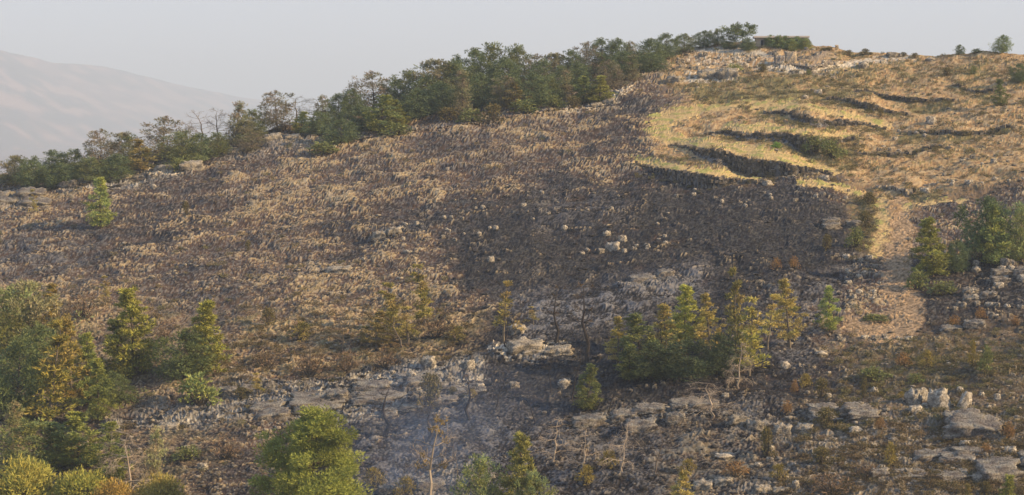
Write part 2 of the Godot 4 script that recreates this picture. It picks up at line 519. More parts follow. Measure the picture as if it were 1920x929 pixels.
# ------------------------------------------------------------------ rocks
func rock_mesh(s: int, size: Vector3, grid: int, rough: float, strata: float, light: Color, dark: Color, m: Material, square := 0.5) -> ArrayMesh:
	var f := FastNoiseLite.new()
	noise(f, s, 0.8, 3)
	var crack := FastNoiseLite.new()
	crack.seed = s
	crack.noise_type = FastNoiseLite.TYPE_CELLULAR
	crack.cellular_return_type = FastNoiseLite.RETURN_DISTANCE2_SUB
	crack.frequency = 1.0
	rng.seed = s
	var mb := MB.new()
	var axes := [[Vector3.RIGHT, Vector3.UP, Vector3.BACK], [Vector3.LEFT, Vector3.BACK, Vector3.UP], [Vector3.UP, Vector3.BACK, Vector3.RIGHT], [Vector3.BACK, Vector3.RIGHT, Vector3.UP], [Vector3.FORWARD, Vector3.UP, Vector3.RIGHT]]
	for ax in axes:
		var g := []
		var gc := []
		for i in grid + 1:
			for j in grid + 1:
				var p: Vector3 = ax[0] + ax[1] * (2.0 * i / grid - 1.0) + ax[2] * (2.0 * j / grid - 1.0)
				p = p.normalized().lerp(p * 0.8, square)
				var q := p
				p *= 1.0 + rough * f.get_noise_3d(q.x * 1.7 + s, q.y * 1.7, q.z * 1.7) + rough * 0.4 * f.get_noise_3d(q.x * 5.0, q.y * 5.0 + s, q.z * 5.0)
				if strata > 0.0:
					var band := q.y * 1.7 + f.get_noise_2d(q.x * 1.5, q.z * 1.5) * 1.1 + 0.3
					band -= floor(band)
					var shrink := 1.0 - strata * smoothstep(0.5, 0.8, band) * (1.0 - smoothstep(0.86, 1.0, band))
					p.x *= shrink
					p.z *= shrink
					var edge := crack.get_noise_3d(q.x * 2.2, q.y * 0.5, q.z * 1.4)
					p *= 1.0 - 0.16 * smoothstep(-0.72, -0.98, edge)
					p.y += 0.07 * f.get_noise_2d(q.x * 1.1 + 4.0, q.z * 1.1)
				p = p * size * 0.5
				g.append(p)
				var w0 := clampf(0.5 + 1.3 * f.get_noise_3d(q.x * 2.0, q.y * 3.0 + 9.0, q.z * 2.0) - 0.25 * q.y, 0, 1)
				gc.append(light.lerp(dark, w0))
		for i in grid:
			for j in grid:
				var a: Vector3 = g[i * (grid + 1) + j]
				var b: Vector3 = g[(i + 1) * (grid + 1) + j]
				var c: Vector3 = g[(i + 1) * (grid + 1) + j + 1]
				var d: Vector3 = g[i * (grid + 1) + j + 1]
				mb.v.append_array([a, d, c, a, c, b])
				var ca: Color = gc[i * (grid + 1) + j]
				var cb: Color = gc[(i + 1) * (grid + 1) + j]
				var c2: Color = gc[(i + 1) * (grid + 1) + j + 1]
				var cd: Color = gc[i * (grid + 1) + j + 1]
				mb.c.append_array([ca, cd, c2, ca, c2, cb])
	var arr := []
	arr.resize(Mesh.ARRAY_MAX)
	arr[Mesh.ARRAY_VERTEX] = mb.v
	arr[Mesh.ARRAY_COLOR] = mb.c
	var tool := SurfaceTool.new()
	tool.create_from_arrays(arr)
	tool.index()
	tool.generate_normals()
	var am := tool.commit()
	am.surface_set_material(0, m)
	return am

# ------------------------------------------------------------------ trees
func rnd(a: float, b: float) -> float:
	return rng.randf_range(a, b)

func ball() -> Vector3:
	while true:
		var p := Vector3(rnd(-1, 1), rnd(-1, 1), rnd(-1, 1))
		if p.length_squared() <= 1.0:
			return p
	return Vector3.ZERO

func tuft(mb: MB, p: Vector3, out: Vector3, n: int, length: float, width: float, col: Color) -> void:
	for i in n:
		var dir := (out + ball() * 0.9).normalized()
		var side := dir.cross(ball()).normalized() * width * 0.5
		var tip := p + dir * length * rnd(0.7, 1.25)
		var k := rnd(0.82, 1.2)
		var cc := Color(col.r * k, col.g * k, col.b * k)
		mb.tri(p - side, p + side, tip, cc)

# shape: 0 cone, 1 round, 2 ragged column, 3 umbrella, 4 low bush
func crown_radius(shape: int, t: float) -> float:
	match shape:
		0: return pow(1.0 - t, 0.66) * (0.55 + 0.45 * smoothstep(0.0, 0.18, t)) + 0.05
		1: return sqrt(maxf(0.03, 1.0 - pow(2.0 * t - 0.85, 2.0) / 1.35))
		2: return 0.55 + 0.45 * sin(t * 11.0 + 1.0) * (1.0 - t) - 0.35 * t * t
		3: return 0.35 + 0.65 * smoothstep(0.2, 0.6, t) * sqrt(maxf(0.1, 1.0 - pow(maxf(0.0, t - 0.6) / 0.42, 2.0)))
		5: return 0.98 * pow(maxf(0.02, 1.0 - pow(t, 2.4)), 0.62)
		_: return sqrt(maxf(0.02, 1.0 - t * t))

func tree(s: int, h: float, w: float, base: float, shape: int, clumps: int, tufts: int, needle: Vector2, green: Color, other: Color, mix: float, bark: Color, fill := 0.45) -> Node3D:
	rng.seed = s
	var root := Node3D.new()
	var wood := MB.new()
	var leaf := MB.new()
	var bend := Vector3(rnd(-0.06, 0.06), 0, rnd(-0.06, 0.06)) * h
	var pts := []
	for i in 6:
		var t := i / 5.0
		pts.append(Vector3(bend.x * t * t + rnd(-0.01, 0.01) * h, h * 0.97 * t - 0.25, bend.z * t * t))
	var r0 := 0.014 * h + 0.02
	for i in 5:
		wood.tube(pts[i], pts[i + 1], r0 * (1.0 - i / 5.6), r0 * (1.0 - (i + 1) / 5.6), 6, bark)
	var limbs := MB.new()
	var ph := [rnd(0, TAU), rnd(0, TAU), rnd(0, TAU)]
	var yb := h * base
	var boughs := int(clumps * (0.50 if shape != 2 else 0.36))
	for i in boughs:
		var t := (i + rnd(0.0, 1.0)) / boughs
		t = pow(t, 1.25 if shape != 3 else 0.8)
		var th := i * 2.399963 + rnd(-0.6, 0.6)
		var lob := 1.0 + 0.20 * sin(2.0 * th + ph[0] + t * 3.0) + 0.14 * sin(3.0 * th + ph[1] - t * 5.0) + rnd(-0.3, 0.2)
		var rr := w * 0.5 * crown_radius(shape, t) * lob
		var br := w * (0.19 if shape == 1 else 0.17 if shape != 0 else 0.16) * rnd(0.75, 1.25) * (1.15 - 0.6 * t) * (0.74 if clumps > 150 else 1.0)
		var r := maxf(0.0, rr - br * 0.8) * lerpf(fill, 1.0, sqrt(rng.randf()))
		var y := lerpf(yb + br * 0.2, h - br * 0.75, t)
		var k := clampf(y / h * 5.0, 0.0, 4.99)
		var axis: Vector3 = (pts[int(k)] as Vector3).lerp(pts[int(k) + 1], k - floor(k))
		var c := Vector3(axis.x + cos(th) * r, y, axis.z + sin(th) * r)
		var from := Vector3(axis.x, maxf(0.1, y - r * 0.35 - 0.1), axis.z)
		limbs.tube(from, c, 0.006 * h * (1.0 - 0.6 * t) + 0.006, 0.008, 3, bark)
		var base_col := green.lerp(other, clampf(mix + rnd(-0.4, 0.4), 0, 1)) * rnd(0.8, 1.2)
		var outward := Vector3(cos(th) * 0.8, 0.5, sin(th) * 0.8)
		for cc in 4:
			var o := ball()
			var cp := c + Vector3(o.x, o.y * 0.7, o.z) * br + outward * br * 0.2
			var cr := br * rnd(0.42, 0.7)
			limbs.tube(c, cp, 0.008, 0.004, 3, bark)
			var col := base_col * rnd(0.85, 1.15)
			for j in int(tufts * 0.62):
				var q := ball()
				var pp := cp + Vector3(q.x, q.y * 0.75, q.z) * cr
				tuft(leaf, pp, (q * 0.9 + outward * 0.4 + Vector3(0, 0.3, 0)), 3, needle.x, needle.y, col)
	part(root, "trunk", wood.mesh(matte("bark")))
	part(root, "limbs", limbs.mesh(matte("bark")))
	part(root, "crown", leaf.mesh(matte("needles", 0.8, Color(0.35, 0.35, 0.18))))
	return root

func branch(mb: MB, p: Vector3, dir: Vector3, length: float, r: float, depth: int, col: Color, droop: float) -> void:
	var steps := 3
	var q := p
	var d := dir.normalized()
	for i in steps:
		var nx := q + d * length / steps
		mb.tube(q, nx, r * (1.0 - i / (steps + 0.6)), r * (1.0 - (i + 1) / (steps + 0.6)), 3, col * rnd(0.8, 1.2))
		if depth > 0:
			var kids := 2 if i > 0 else 1
			for k in kids:
				var side := (d + ball() * 1.1 + Vector3(0, 0.12 - droop, 0)).normalized()
				branch(mb, nx, side, length * rnd(0.45, 0.7), r * 0.5, depth - 1, col, droop)
		q = nx
		d = (d + ball() * 0.22 + Vector3(0, 0.05 - droop * 0.3, 0)).normalized()

func bare_tree(s: int, h: float, w: float, trunk_share: float, bark: Color, droop := 0.0, leaves := 0, leaf_col := Color(0.2, 0.13, 0.06), needle := Vector2(0.22, 0.06)) -> Node3D:
	rng.seed = s
	var root := Node3D.new()
	var wood := MB.new()
	var twigs := MB.new()
	var p := Vector3(0, -0.25, 0)
	var r := 0.016 * h + 0.03
	var tips := []
	for i in 7:
		var q := p + Vector3(rnd(-0.05, 0.05) * h, h / 7.0, rnd(-0.05, 0.05) * h) * 1.0
		wood.tube(p, q, r * (1.0 - i / 8.0), r * (1.0 - (i + 1) / 8.0), 6, bark * rnd(0.85, 1.15))
		if float(i + 1) / 7.0 >= trunk_share:
			for k in 3:
				var th := rnd(0, TAU)
				var reach := w * 0.5 * (1.15 - 0.65 * i / 6.0) * rnd(0.6, 1.05)
				branch(twigs, q, Vector3(cos(th), 0.35 - droop, sin(th)), reach, r * 0.42 * (1.0 - i / 10.0), 3 if s in [61, 63] else 2, bark, droop)
				tips.append(q + Vector3(cos(th), 0.3, sin(th)) * reach * 0.8)
		p = q
	part(root, "trunk", wood.mesh(matte("bark")))
	part(root, "branches", twigs.mesh(matte("bark")))
	if leaves > 0:
		var leaf := MB.new()
		for t in tips:
			if rng.randf() < 0.75:
				for j in leaves:
					tuft(leaf, t + ball() * w * 0.09, Vector3(0, 0.4, 0), 3, needle.x, needle.y, leaf_col * rnd(0.75, 1.25))
		part(root, "crown", leaf.mesh(matte("needles", 0.8, Color(0.35, 0.35, 0.18))))
	return root

func bush(s: int, clumps: int, tufts: int, needle: Vector2, a: Color, b: Color) -> Node3D:   # one metre wide, 0.8 m tall
	rng.seed = s
	var root := Node3D.new()
	var leaf := MB.new()
	var wood := MB.new()
	for i in clumps:
		var th := rnd(0, TAU)
		var up := pow(rng.randf(), 0.8)
		var r := 0.36 * sqrt(1.0 - up * up * 0.85) * rnd(0.35, 1.1)
		var c := Vector3(cos(th) * r, 0.08 + up * 0.58, sin(th) * r)
		wood.tube(Vector3(0, -0.1, 0), c, 0.014, 0.005, 3, Color(0.07, 0.055, 0.045))
		var col := a.lerp(b, rng.randf()) * rnd(0.8, 1.2)
		for j in tufts:
			var q := ball()
			tuft(leaf, c + q * 0.14, q + Vector3(0, 0.5, 0), 3, needle.x, needle.y, col)
	part(root, "stems", wood.mesh(matte("bark")))
	part(root, "foliage", leaf.mesh(matte("needles", 0.8, Color(0.35, 0.35, 0.18))))
	return root

var protos := {}
var tints := {}

func tinted(base: String, k: Color) -> StandardMaterial3D:
	var key := "%s %s" % [base, k.to_html()]
	if not tints.has(key):
		var m: StandardMaterial3D = matte(base).duplicate()
		m.albedo_color = k.linear_to_srgb()
		m.resource_name = base + "_tone"
		tints[key] = m
	return tints[key]

# a copy of a kind of tree, set on the hill: survey mark of its foot, height and width in photo pixels
func plant(kind: String, called: String, px: float, py: float, hp: float, wp: float, label: String, category: String, group := "", tone := Color(1, 1, 1), sink := 0.1) -> Node3D:
	var pr: Dictionary = protos[kind]
	var o: Node3D = (pr.node as Node3D).duplicate()
	top(o, called)
	var p := at(px, py)
	var m := -p.z / F
	o.position = p - Vector3(0, sink, 0)
	var sy: float = hp * m / pr.h
	var sx: float = wp * m / pr.w
	o.scale = Vector3(sx, sy, sx)
	rng.seed = hash(label) + int(px * 7.0) + int(py)
	o.rotation = Vector3(rnd(-0.07, 0.07), rnd(0, TAU), rnd(-0.07, 0.07))
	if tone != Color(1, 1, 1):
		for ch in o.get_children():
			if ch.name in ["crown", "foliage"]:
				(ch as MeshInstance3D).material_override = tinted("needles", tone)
	tag(o, label, category, group)
	return o

func make_protos() -> void:
	var g1 := Color(0.145, 0.185, 0.080)
	var g2 := Color(0.205, 0.205, 0.062)
	var yg := Color(0.290, 0.300, 0.075)
	var och := Color(0.310, 0.240, 0.095)
	var brn := Color(0.225, 0.180, 0.130)
	var dkg := Color(0.115, 0.155, 0.088)
	var bark := Color(0.075, 0.060, 0.050)
	var grey := Color(0.13, 0.11, 0.09)
	var burnt := Color(0.035, 0.030, 0.030)
	protos = {
		"great": {"h": 9.0, "w": 8.4, "node": tree(11, 9.0, 8.4, 0.02, 5, 280, 110, Vector2(0.21, 0.042), g2, yg, 0.62, bark)},
		"cone_a": {"h": 6.5, "w": 3.0, "node": tree(21, 6.5, 3.0, 0.07, 0, 85, 26, Vector2(0.25, 0.07), g2, yg, 0.5, bark)},
		"cone_b": {"h": 6.5, "w": 3.0, "node": tree(22, 6.5, 3.0, 0.10, 0, 70, 26, Vector2(0.25, 0.07), g1, yg, 0.4, bark)},
		"cone_c": {"h": 6.5, "w": 3.0, "node": tree(23, 6.5, 3.0, 0.05, 0, 95, 24, Vector2(0.24, 0.07), g1, g2, 0.5, bark)},
		"ochre_a": {"h": 6.5, "w": 2.6, "node": tree(31, 6.5, 2.6, 0.12, 2, 46, 24, Vector2(0.25, 0.07), yg, och, 0.65, grey)},
		"ochre_b": {"h": 6.5, "w": 2.6, "node": tree(32, 6.5, 2.6, 0.14, 0, 54, 24, Vector2(0.25, 0.07), g2, och, 0.62, grey)},
		"ochre_c": {"h": 6.5, "w": 2.6, "node": tree(33, 6.5, 2.6, 0.2, 2, 32, 22, Vector2(0.25, 0.06), yg, och, 0.7, grey)},
		"round_a": {"h": 5.0, "w": 4.6, "node": tree(41, 5.0, 4.6, 0.02, 1, 123, 32, Vector2(0.22, 0.055), dkg, g1, 0.5, bark)},
		"round_b": {"h": 5.0, "w": 4.6, "node": tree(42, 5.0, 4.6, 0.02, 1, 106, 32, Vector2(0.22, 0.055), dkg, g2, 0.45, bark)},
		"round_c": {"h": 5.0, "w": 4.6, "node": tree(43, 5.0, 4.6, 0.02, 1, 112, 32, Vector2(0.22, 0.055), g1, brn, 0.4, bark)},
		"brown_a": {"h": 5.0, "w": 4.4, "node": tree(44, 5.0, 4.4, 0.02, 1, 93, 25, Vector2(0.22, 0.05), dkg, brn, 0.72, bark)},
		"brown_b": {"h": 5.0, "w": 4.4, "node": tree(45, 5.0, 4.4, 0.02, 2, 88, 25, Vector2(0.22, 0.05), g1, brn, 0.65, bark)},
		"umbrella": {"h": 4.0, "w": 5.0, "node": tree(51, 4.0, 5.0, 0.42, 3, 60, 24, Vector2(0.24, 0.08), dkg, g1, 0.35, bark)},
		"bare_a": {"h": 5.5, "w": 3.4, "node": bare_tree(61, 5.5, 3.4, 0.3, Color(0.10, 0.085, 0.075))},
		"bare_b": {"h": 5.5, "w": 3.0, "node": bare_tree(62, 5.5, 3.0, 0.4, Color(0.12, 0.10, 0.085))},
		"pale_bare": {"h": 5.5, "w": 3.6, "node": bare_tree(63, 5.5, 3.6, 0.28, Color(0.30, 0.25, 0.20), 0.25)},
		"burnt_a": {"h": 5.5, "w": 2.2, "node": bare_tree(64, 5.5, 2.2, 0.45, burnt)},
		"burnt_b": {"h": 5.5, "w": 1.8, "node": bare_tree(65, 5.5, 1.8, 0.55, burnt, 0.0, 3, Color(0.09, 0.065, 0.045))},
		"sparse": {"h": 5.5, "w": 2.8, "node": bare_tree(66, 5.5, 2.8, 0.4, Color(0.26, 0.22, 0.18), 0.0, 12, Color(0.22, 0.16, 0.06))},
		"bush_green": {"h": 0.8, "w": 1.0, "node": bush(71, 26, 16, Vector2(0.085, 0.032), g1, g2)},
		"bush_olive": {"h": 0.8, "w": 1.0, "node": bush(72, 24, 16, Vector2(0.085, 0.03), Color(0.10, 0.095, 0.04), Color(0.16, 0.13, 0.055))},
		"bush_rust": {"h": 0.8, "w": 1.0, "node": bush(73, 24, 16, Vector2(0.08, 0.026), Color(0.24, 0.13, 0.055), Color(0.30, 0.19, 0.08))},
		"bush_yellow": {"h": 0.8, "w": 1.0, "node": bush(74, 22, 16, Vector2(0.10, 0.026), Color(0.20, 0.17, 0.04), Color(0.30, 0.23, 0.07))},
		"bush_lush": {"h": 0.8, "w": 1.0, "node": bush(75, 110, 34, Vector2(0.055, 0.013), Color(0.27, 0.28, 0.07), Color(0.42, 0.36, 0.09))},
		"bush_brown": {"h": 0.8, "w": 1.0, "node": bush(76, 20, 9, Vector2(0.11, 0.018), Color(0.13, 0.09, 0.06), Color(0.19, 0.13, 0.085))},
	}

func _ready() -> void:
	# ---------------- camera
	pitch = atan((CY - HORIZON) / F)
	cs = cos(pitch)
	sn = sin(pitch)
	var cam := Camera3D.new()
	cam.name = "camera"
	cam.fov = rad_to_deg(2.0 * atan(CY / F))
	cam.rotation.x = -pitch
	cam.near = 1.0
	cam.far = 30000.0
	add_child(cam)
	# ---------------- sky, sun, exposure, air
	var we := WorldEnvironment.new()
	we.name = "world_environment"
	var env := Environment.new()
	env.background_mode = Environment.BG_SKY
	var sky := Sky.new()
	var pm := ProceduralSkyMaterial.new()
	pm.sky_top_color = Color(0.56, 0.63, 0.73)
	pm.sky_horizon_color = Color(0.665, 0.670, 0.680)
	pm.sky_curve = 0.12
	pm.ground_bottom_color = Color(0.45, 0.42, 0.40)
	pm.ground_horizon_color = Color(0.68, 0.68, 0.69)
	pm.sun_angle_max = 1.0
	sky.sky_material = pm
	env.sky = sky
	env.tonemap_mode = Environment.TONE_MAPPER_LINEAR
	env.tonemap_exposure = 1.92
	env.ambient_light_source = Environment.AMBIENT_SOURCE_SKY
	env.sdfgi_enabled = true
	env.ssao_enabled = true
	env.ssil_enabled = true
	env.fog_enabled = true
	env.fog_density = 0.00022
	env.fog_light_color = Color(0.84, 0.905, 0.995)
	env.volumetric_fog_enabled = true
	env.volumetric_fog_density = 0.0
	we.environment = env
	add_child(we)
	var sun := DirectionalLight3D.new()
	sun.name = "sun"
	sun.light_energy = 1.6
	sun.light_color = Color(1.0, 0.86, 0.64)
	sun.light_angular_distance = 0.5
	sun.shadow_enabled = true
	add_child(sun)
	sun.look_at_from_position(Vector3(0.86, 0.44, 0.25) * 100.0, Vector3.ZERO)
	# ---------------- land
	noise(n_big, 3, 0.11, 2)
	noise(n_mid, 5, 0.42, 2)
	noise(n_fine, 8, 1.65, 2)
	noise(n_dot, 13, 3.5, 1)
	survey()
	wall_scrub()
	build_ground()
	far_land()
	make_protos()
	hilltop_house()
	stone_walls()
	rocks()
	trees()
	shrubs()
	litter()
	smoke()

# ------------------------------------------------------------------ far land
func far_land() -> void:
	var mb := MB.new()
	var n := 40
	for i in n:
		for j in n:
			var x0 := lerpf(-6000, 6000, float(i) / n)
			var x1 := lerpf(-6000, 6000, float(i + 1) / n)
			var z0 := lerpf(-700, -13500, float(j) / n)
			var z1 := lerpf(-700, -13500, float(j + 1) / n)
			mb.quad(Vector3(x0, -122, z0), Vector3(x0, -122, z1), Vector3(x1, -122, z1), Vector3(x1, -122, z0), Color(0.13, 0.095, 0.098))
	var pl := MeshInstance3D.new()
	pl.mesh = mb.mesh(matte("far_earth", 1.0))
	top(pl, "valley_plain")
	tag(pl, "hazy pale plain far below behind the ridge", "plain", "", "structure")
	# the far mountain: a long spur running away to the right
	var f := FastNoiseLite.new()
	noise(f, 77, 0.0011, 4)
	var g := FastNoiseLite.new()
	noise(g, 78, 0.004, 3)
	var crest := [[-500, 60], [-150, 78], [0, 95], [60, 106], [100, 118], [200, 126], [300, 150], [380, 168], [450, 182], [560, 197], [700, 212]]
	var mv := PackedVector3Array()
	var mc := PackedColorArray()
	var nx := 220
	var ny := 70
	for i in nx + 1:
		var px := lerpf(-500, 700, float(i) / nx)
		var d := lerpf(7500.0, 12000.0, clampf((px + 100.0) / 800.0, 0, 1))
		var yt := lin(crest, px)
		var peak := ray(px, yt, d)
		for j in ny + 1:
			var t := float(j) / ny            # 0 at the foot, 1 at the crest
			var p := peak
			p.z = peak.z + (1.0 - t) * 1900.0
			p.x = peak.x * (p.z / peak.z)
			p.y = lerpf(-122.0, peak.y, t) + (f.get_noise_2d(p.x, p.z) * 10.0 + g.get_noise_2d(p.x, p.z) * 5.0) * smoothstep(0, 0.2, t) * (1.0 - 0.6 * smoothstep(0.85, 1.0, t))
			mv.push_back(p)
			var k := g.get_noise_2d(p.x * 1.5, p.z * 0.8)
			var c := Color(0.12, 0.085, 0.092).lerp(Color(0.06, 0.058, 0.068), smoothstep(-0.05, 0.25, k + f.get_noise_2d(p.x, p.z) * 0.5))
			mc.push_back(c.lerp(Color(0.20, 0.14, 0.135), smoothstep(0.12, 0.3, -k)))
	var back := mv.size()
	for i in nx + 1:      # the far side
		var p := mv[i * (ny + 1) + ny]
		mv.push_back(Vector3(p.x * 1.3, -122.0, p.z * 1.3))
		mc.push_back(Color(0.2, 0.15, 0.13))
	var ix := PackedInt32Array()
	for i in nx:
		for j in ny:
			var a := i * (ny + 1) + j
			ix.append_array([a, a + 1, a + ny + 2, a, a + ny + 2, a + ny + 1])
		var e := i * (ny + 1) + ny
		ix.append_array([e, back + i, back + i + 1, e, back + i + 1, e + ny + 1])
	var arr := []
	arr.resize(Mesh.ARRAY_MAX)
	arr[Mesh.ARRAY_VERTEX] = mv
	arr[Mesh.ARRAY_COLOR] = mc
	arr[Mesh.ARRAY_INDEX] = ix
	var am := ArrayMesh.new()
	am.add_surface_from_arrays(Mesh.PRIMITIVE_TRIANGLES, arr)
	am.surface_set_material(0, matte("far_earth", 1.0))
	var o := MeshInstance3D.new()
	o.mesh = am
	top(o, "far_mountain")
	tag(o, "pinkish mountain spur fading into the haze", "mountain", "", "structure")

# ------------------------------------------------------------------ house on the hilltop
func hilltop_house() -> void:
	var root := Node3D.new()
	top(root, "house")
	var p := at(1466, 86)
	root.position = p + Vector3(0, -1.0, -1.5)
	root.rotation.y = -0.08
	tag(root, "low flat roofed stone house half hidden by hedge on the hilltop", "house")
	var stone := Color(0.46, 0.39, 0.31)
	var wl := MB.new()
	wl.box(Vector3(-3.4, 0, -2.5), Vector3(3.4, 2.1, 2.0), stone)
	wl.box(Vector3(-3.9, 0, -1.0), Vector3(-3.403, 1.5, 2.6), stone * 0.9)
	part(root, "wall", wl.mesh(matte("render_coat")))
	var rf := MB.new()
	rf.box(Vector3(-3.7, 2.103, -2.8), Vector3(3.8, 2.33, 2.6), Color(0.52, 0.46, 0.41))
	part(root, "roof", rf.mesh(matte("render_coat")))
	for x in [-2.3, -0.4, 1.6]:
		var fr := MB.new()
		fr.box(Vector3(x - 0.5, 0.75, 2.003), Vector3(x + 0.5, 1.85, 2.06), Color(0.42, 0.40, 0.38))
		var wn := part(root, "window", fr.mesh(matte("render_coat")))
		var pn := MB.new()
		pn.box(Vector3(x - 0.42, 0.83, 2.063), Vector3(x - 0.03, 1.77, 2.075), Color(0.03, 0.035, 0.04))
		part(wn, "pane", pn.mesh(matte("dark_glass", 0.2)))
		pn = MB.new()
		pn.box(Vector3(x + 0.03, 0.83, 2.063), Vector3(x + 0.42, 1.77, 2.075), Color(0.03, 0.035, 0.04))
		part(wn, "pane", pn.mesh(matte("dark_glass", 0.2)))
	var ps := MB.new()
	ps.box(Vector3(3.45, 0, 1.9), Vector3(3.62, 2.1, 2.07), Color(0.7, 0.68, 0.64))
	part(root, "porch_post", ps.mesh(matte("render_coat")))
	# the square stone stump on the slope below the house
	var tw := Node3D.new()
	top(tw, "stone_ruin")
	tw.position = at(1478, 118) - Vector3(0, 0.2, 0)
	tag(tw, "square pale stone ruin with a shaded side below the hilltop house", "ruin")
	part(tw, "wall", rock_mesh(5, Vector3(1.9, 2.6, 1.8), 8, 0.25, 0.08, Color(0.50, 0.43, 0.34), Color(0.32, 0.28, 0.24), matte("limestone"), 0.9)).position = Vector3(0.35, 0.6, 0)
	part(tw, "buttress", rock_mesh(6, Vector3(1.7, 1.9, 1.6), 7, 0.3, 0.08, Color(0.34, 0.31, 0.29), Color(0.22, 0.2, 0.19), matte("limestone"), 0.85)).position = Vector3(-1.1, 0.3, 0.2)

# ------------------------------------------------------------------ retaining walls
func stone_walls() -> void:
	var names := [
		"burnt grey dry stone wall holding the lowest terrace above the black ground",
		"long dark dry stone wall under the widest golden terrace",
		"dry stone wall with dark scrub at its foot, third terrace up",
		"short brown dry stone wall under the fourth terrace",
		"low stone wall of the narrow terrace beside the olive scrub",
		"low broken wall on the upper grass between two narrow terraces",
		"topmost low terrace wall near the slim dark conifer",
		"pale low stone wall beside the hilltop track below the ruin",
		"low grassy step with stones between the third terrace and grey rubble field",
		"thin stony step on the upper grass above the grey rubble",
		"low rubble wall above the head of the brown path",
	]
	for k in walls.size():
		var w: Array = walls[k]
		var mb := MB.new()
		rng.seed = 500 + k
		var pale := k == 7 or k == 10
		var x: float = w[0][0] + 2.0
		var xe: float = w[w.size() - 1][0] - 2.0
		# courses of rough blocks, each a slightly turned box standing against the step
		while x < xe:
			var step := rnd(3.0, 7.0)
			var q := wall_rows(w, x + step * 0.5)
			var low_p := at(x + step * 0.5, q.y - 1.0)
			var top_p := at(x + step * 0.5, q.x + 1.0)
			var m := -low_p.z / F
			var h := maxf(0.25, top_p.y - low_p.y)
			var base := low_p.lerp(Vector3(top_p.x, low_p.y, top_p.z), 0.5) + Vector3(0, -0.15, 0.12)
			var yy := 0.0
			while yy < h + 0.1:
				var ch := minf(rnd(0.16, 0.36), h + 0.25 - yy)
				var hw := step * m * 0.53
				var col := Color(0.30, 0.26, 0.21).lerp(Color(0.085, 0.075, 0.065), sqrt(rng.randf())) if not pale else Color(0.44, 0.38, 0.30).lerp(Color(0.28, 0.25, 0.22), rng.randf())
				if rng.randf() < 0.12 and not pale:
					col = Color(0.27, 0.24, 0.20)
				var off := Vector3(rnd(-0.1, 0.1), yy, rnd(-0.25, 0.14))
				var a := base + off
				var t := rnd(-0.08, 0.08)
				mb.quad(a + Vector3(-hw, 0, t), a + Vector3(-hw * 0.96, ch, t - 0.05), a + Vector3(hw * 0.96, ch, -t - 0.05), a + Vector3(hw, 0, -t), col)
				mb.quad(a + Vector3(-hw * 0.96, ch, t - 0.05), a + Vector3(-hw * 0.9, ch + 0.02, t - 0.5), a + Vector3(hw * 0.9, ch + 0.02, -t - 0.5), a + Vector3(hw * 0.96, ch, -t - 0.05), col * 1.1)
				mb.quad(a + Vector3(-hw, 0, t), a + Vector3(-hw, 0, t - 0.5), a + Vector3(-hw * 0.9, ch, t - 0.5), a + Vector3(-hw * 0.96, ch, t - 0.05), col)
				mb.quad(a + Vector3(hw, 0, -t), a + Vector3(hw * 0.96, ch, -t - 0.05), a + Vector3(hw * 0.9, ch, -t - 0.5), a + Vector3(hw, 0, -t - 0.5), col)
				yy += ch
			x += step
		var o := MeshInstance3D.new()
		o.mesh = mb.mesh(matte("limestone"))
		top(o, "dry_stone_wall")
		tag(o, names[k], "wall", "dry stone terrace walls")

# ------------------------------------------------------------------ rocks and ledges
var rock_kinds := []

func boulder(px: float, py: float, wp: float, hp: float, label: String, group := "", kind := -1, turn := 999.0, lean := 0.0, called := "boulder", category := "boulder") -> void:
	rng.seed = int(px * 13.0 + py * 7.0)
	var o := MeshInstance3D.new()
	o.mesh = rock_kinds[kind if kind >= 0 else rng.randi_range(0, 5)]
	top(o, called)
	var p := at(px, py)
	var m := -p.z / F
	var sx := wp * m
	o.scale = Vector3(sx, hp * m * 1.5, sx * rnd(0.6, 0.9) if called != "limestone_ledge" else maxf(sx * 0.5, 1.5))
	o.rotation = Vector3(rnd(-0.1, 0.1), rnd(-0.5, 0.5) if turn > 100.0 else turn, lean)
	o.position = p + Vector3(0, hp * m * 0.08, 0)
	tag(o, label, category, group)

func ledge(px: float, py: float, wp: float, hp: float, label: String, bright: bool, rise: float) -> void:
	rng.seed = int(px * 17.0 + py * 5.0)
	var o := Node3D.new()
	top(o, "limestone_ledge")
	o.position = at(px, py)
	tag(o, label, "rock ledge", "limestone ledges")
	var m := -o.position.z / F
	var beds := 2 if hp > 18.0 else 1
	for bed in beds:
		var x := -wp * 0.5 * rnd(0.85, 1.0)
		var off := -hp * 0.42 * bed
		while x < wp * 0.5:
			var bw := rnd(1.6, 4.6) * hp * (1.0 if beds == 2 else 1.3)
			bw = minf(bw, wp * 0.6)
			if rng.randf() < 0.88:
				var cx := x + bw * 0.5
				var g := at(px + cx, py - rise * cx + off + rnd(-2.5, 2.5))
				var bh := hp * rnd(0.7, 1.1) / beds
				var q := part(o, "block", rock_kinds[rng.randi_range(9, 11) if bright else rng.randi_range(6, 8)])
				q.scale = Vector3(bw * m * 1.12, bh * m * 2.3, maxf(bw * m * 0.8, 1.1))
				q.rotation = Vector3(rnd(0.05, 0.22), rnd(-0.25, 0.25), rise * 0.5 + rnd(-0.06, 0.06))
				q.position = g - o.position + Vector3(0, bh * m * 0.02, -q.scale.z * 0.25)
			x += bw * rnd(0.86, 1.15)

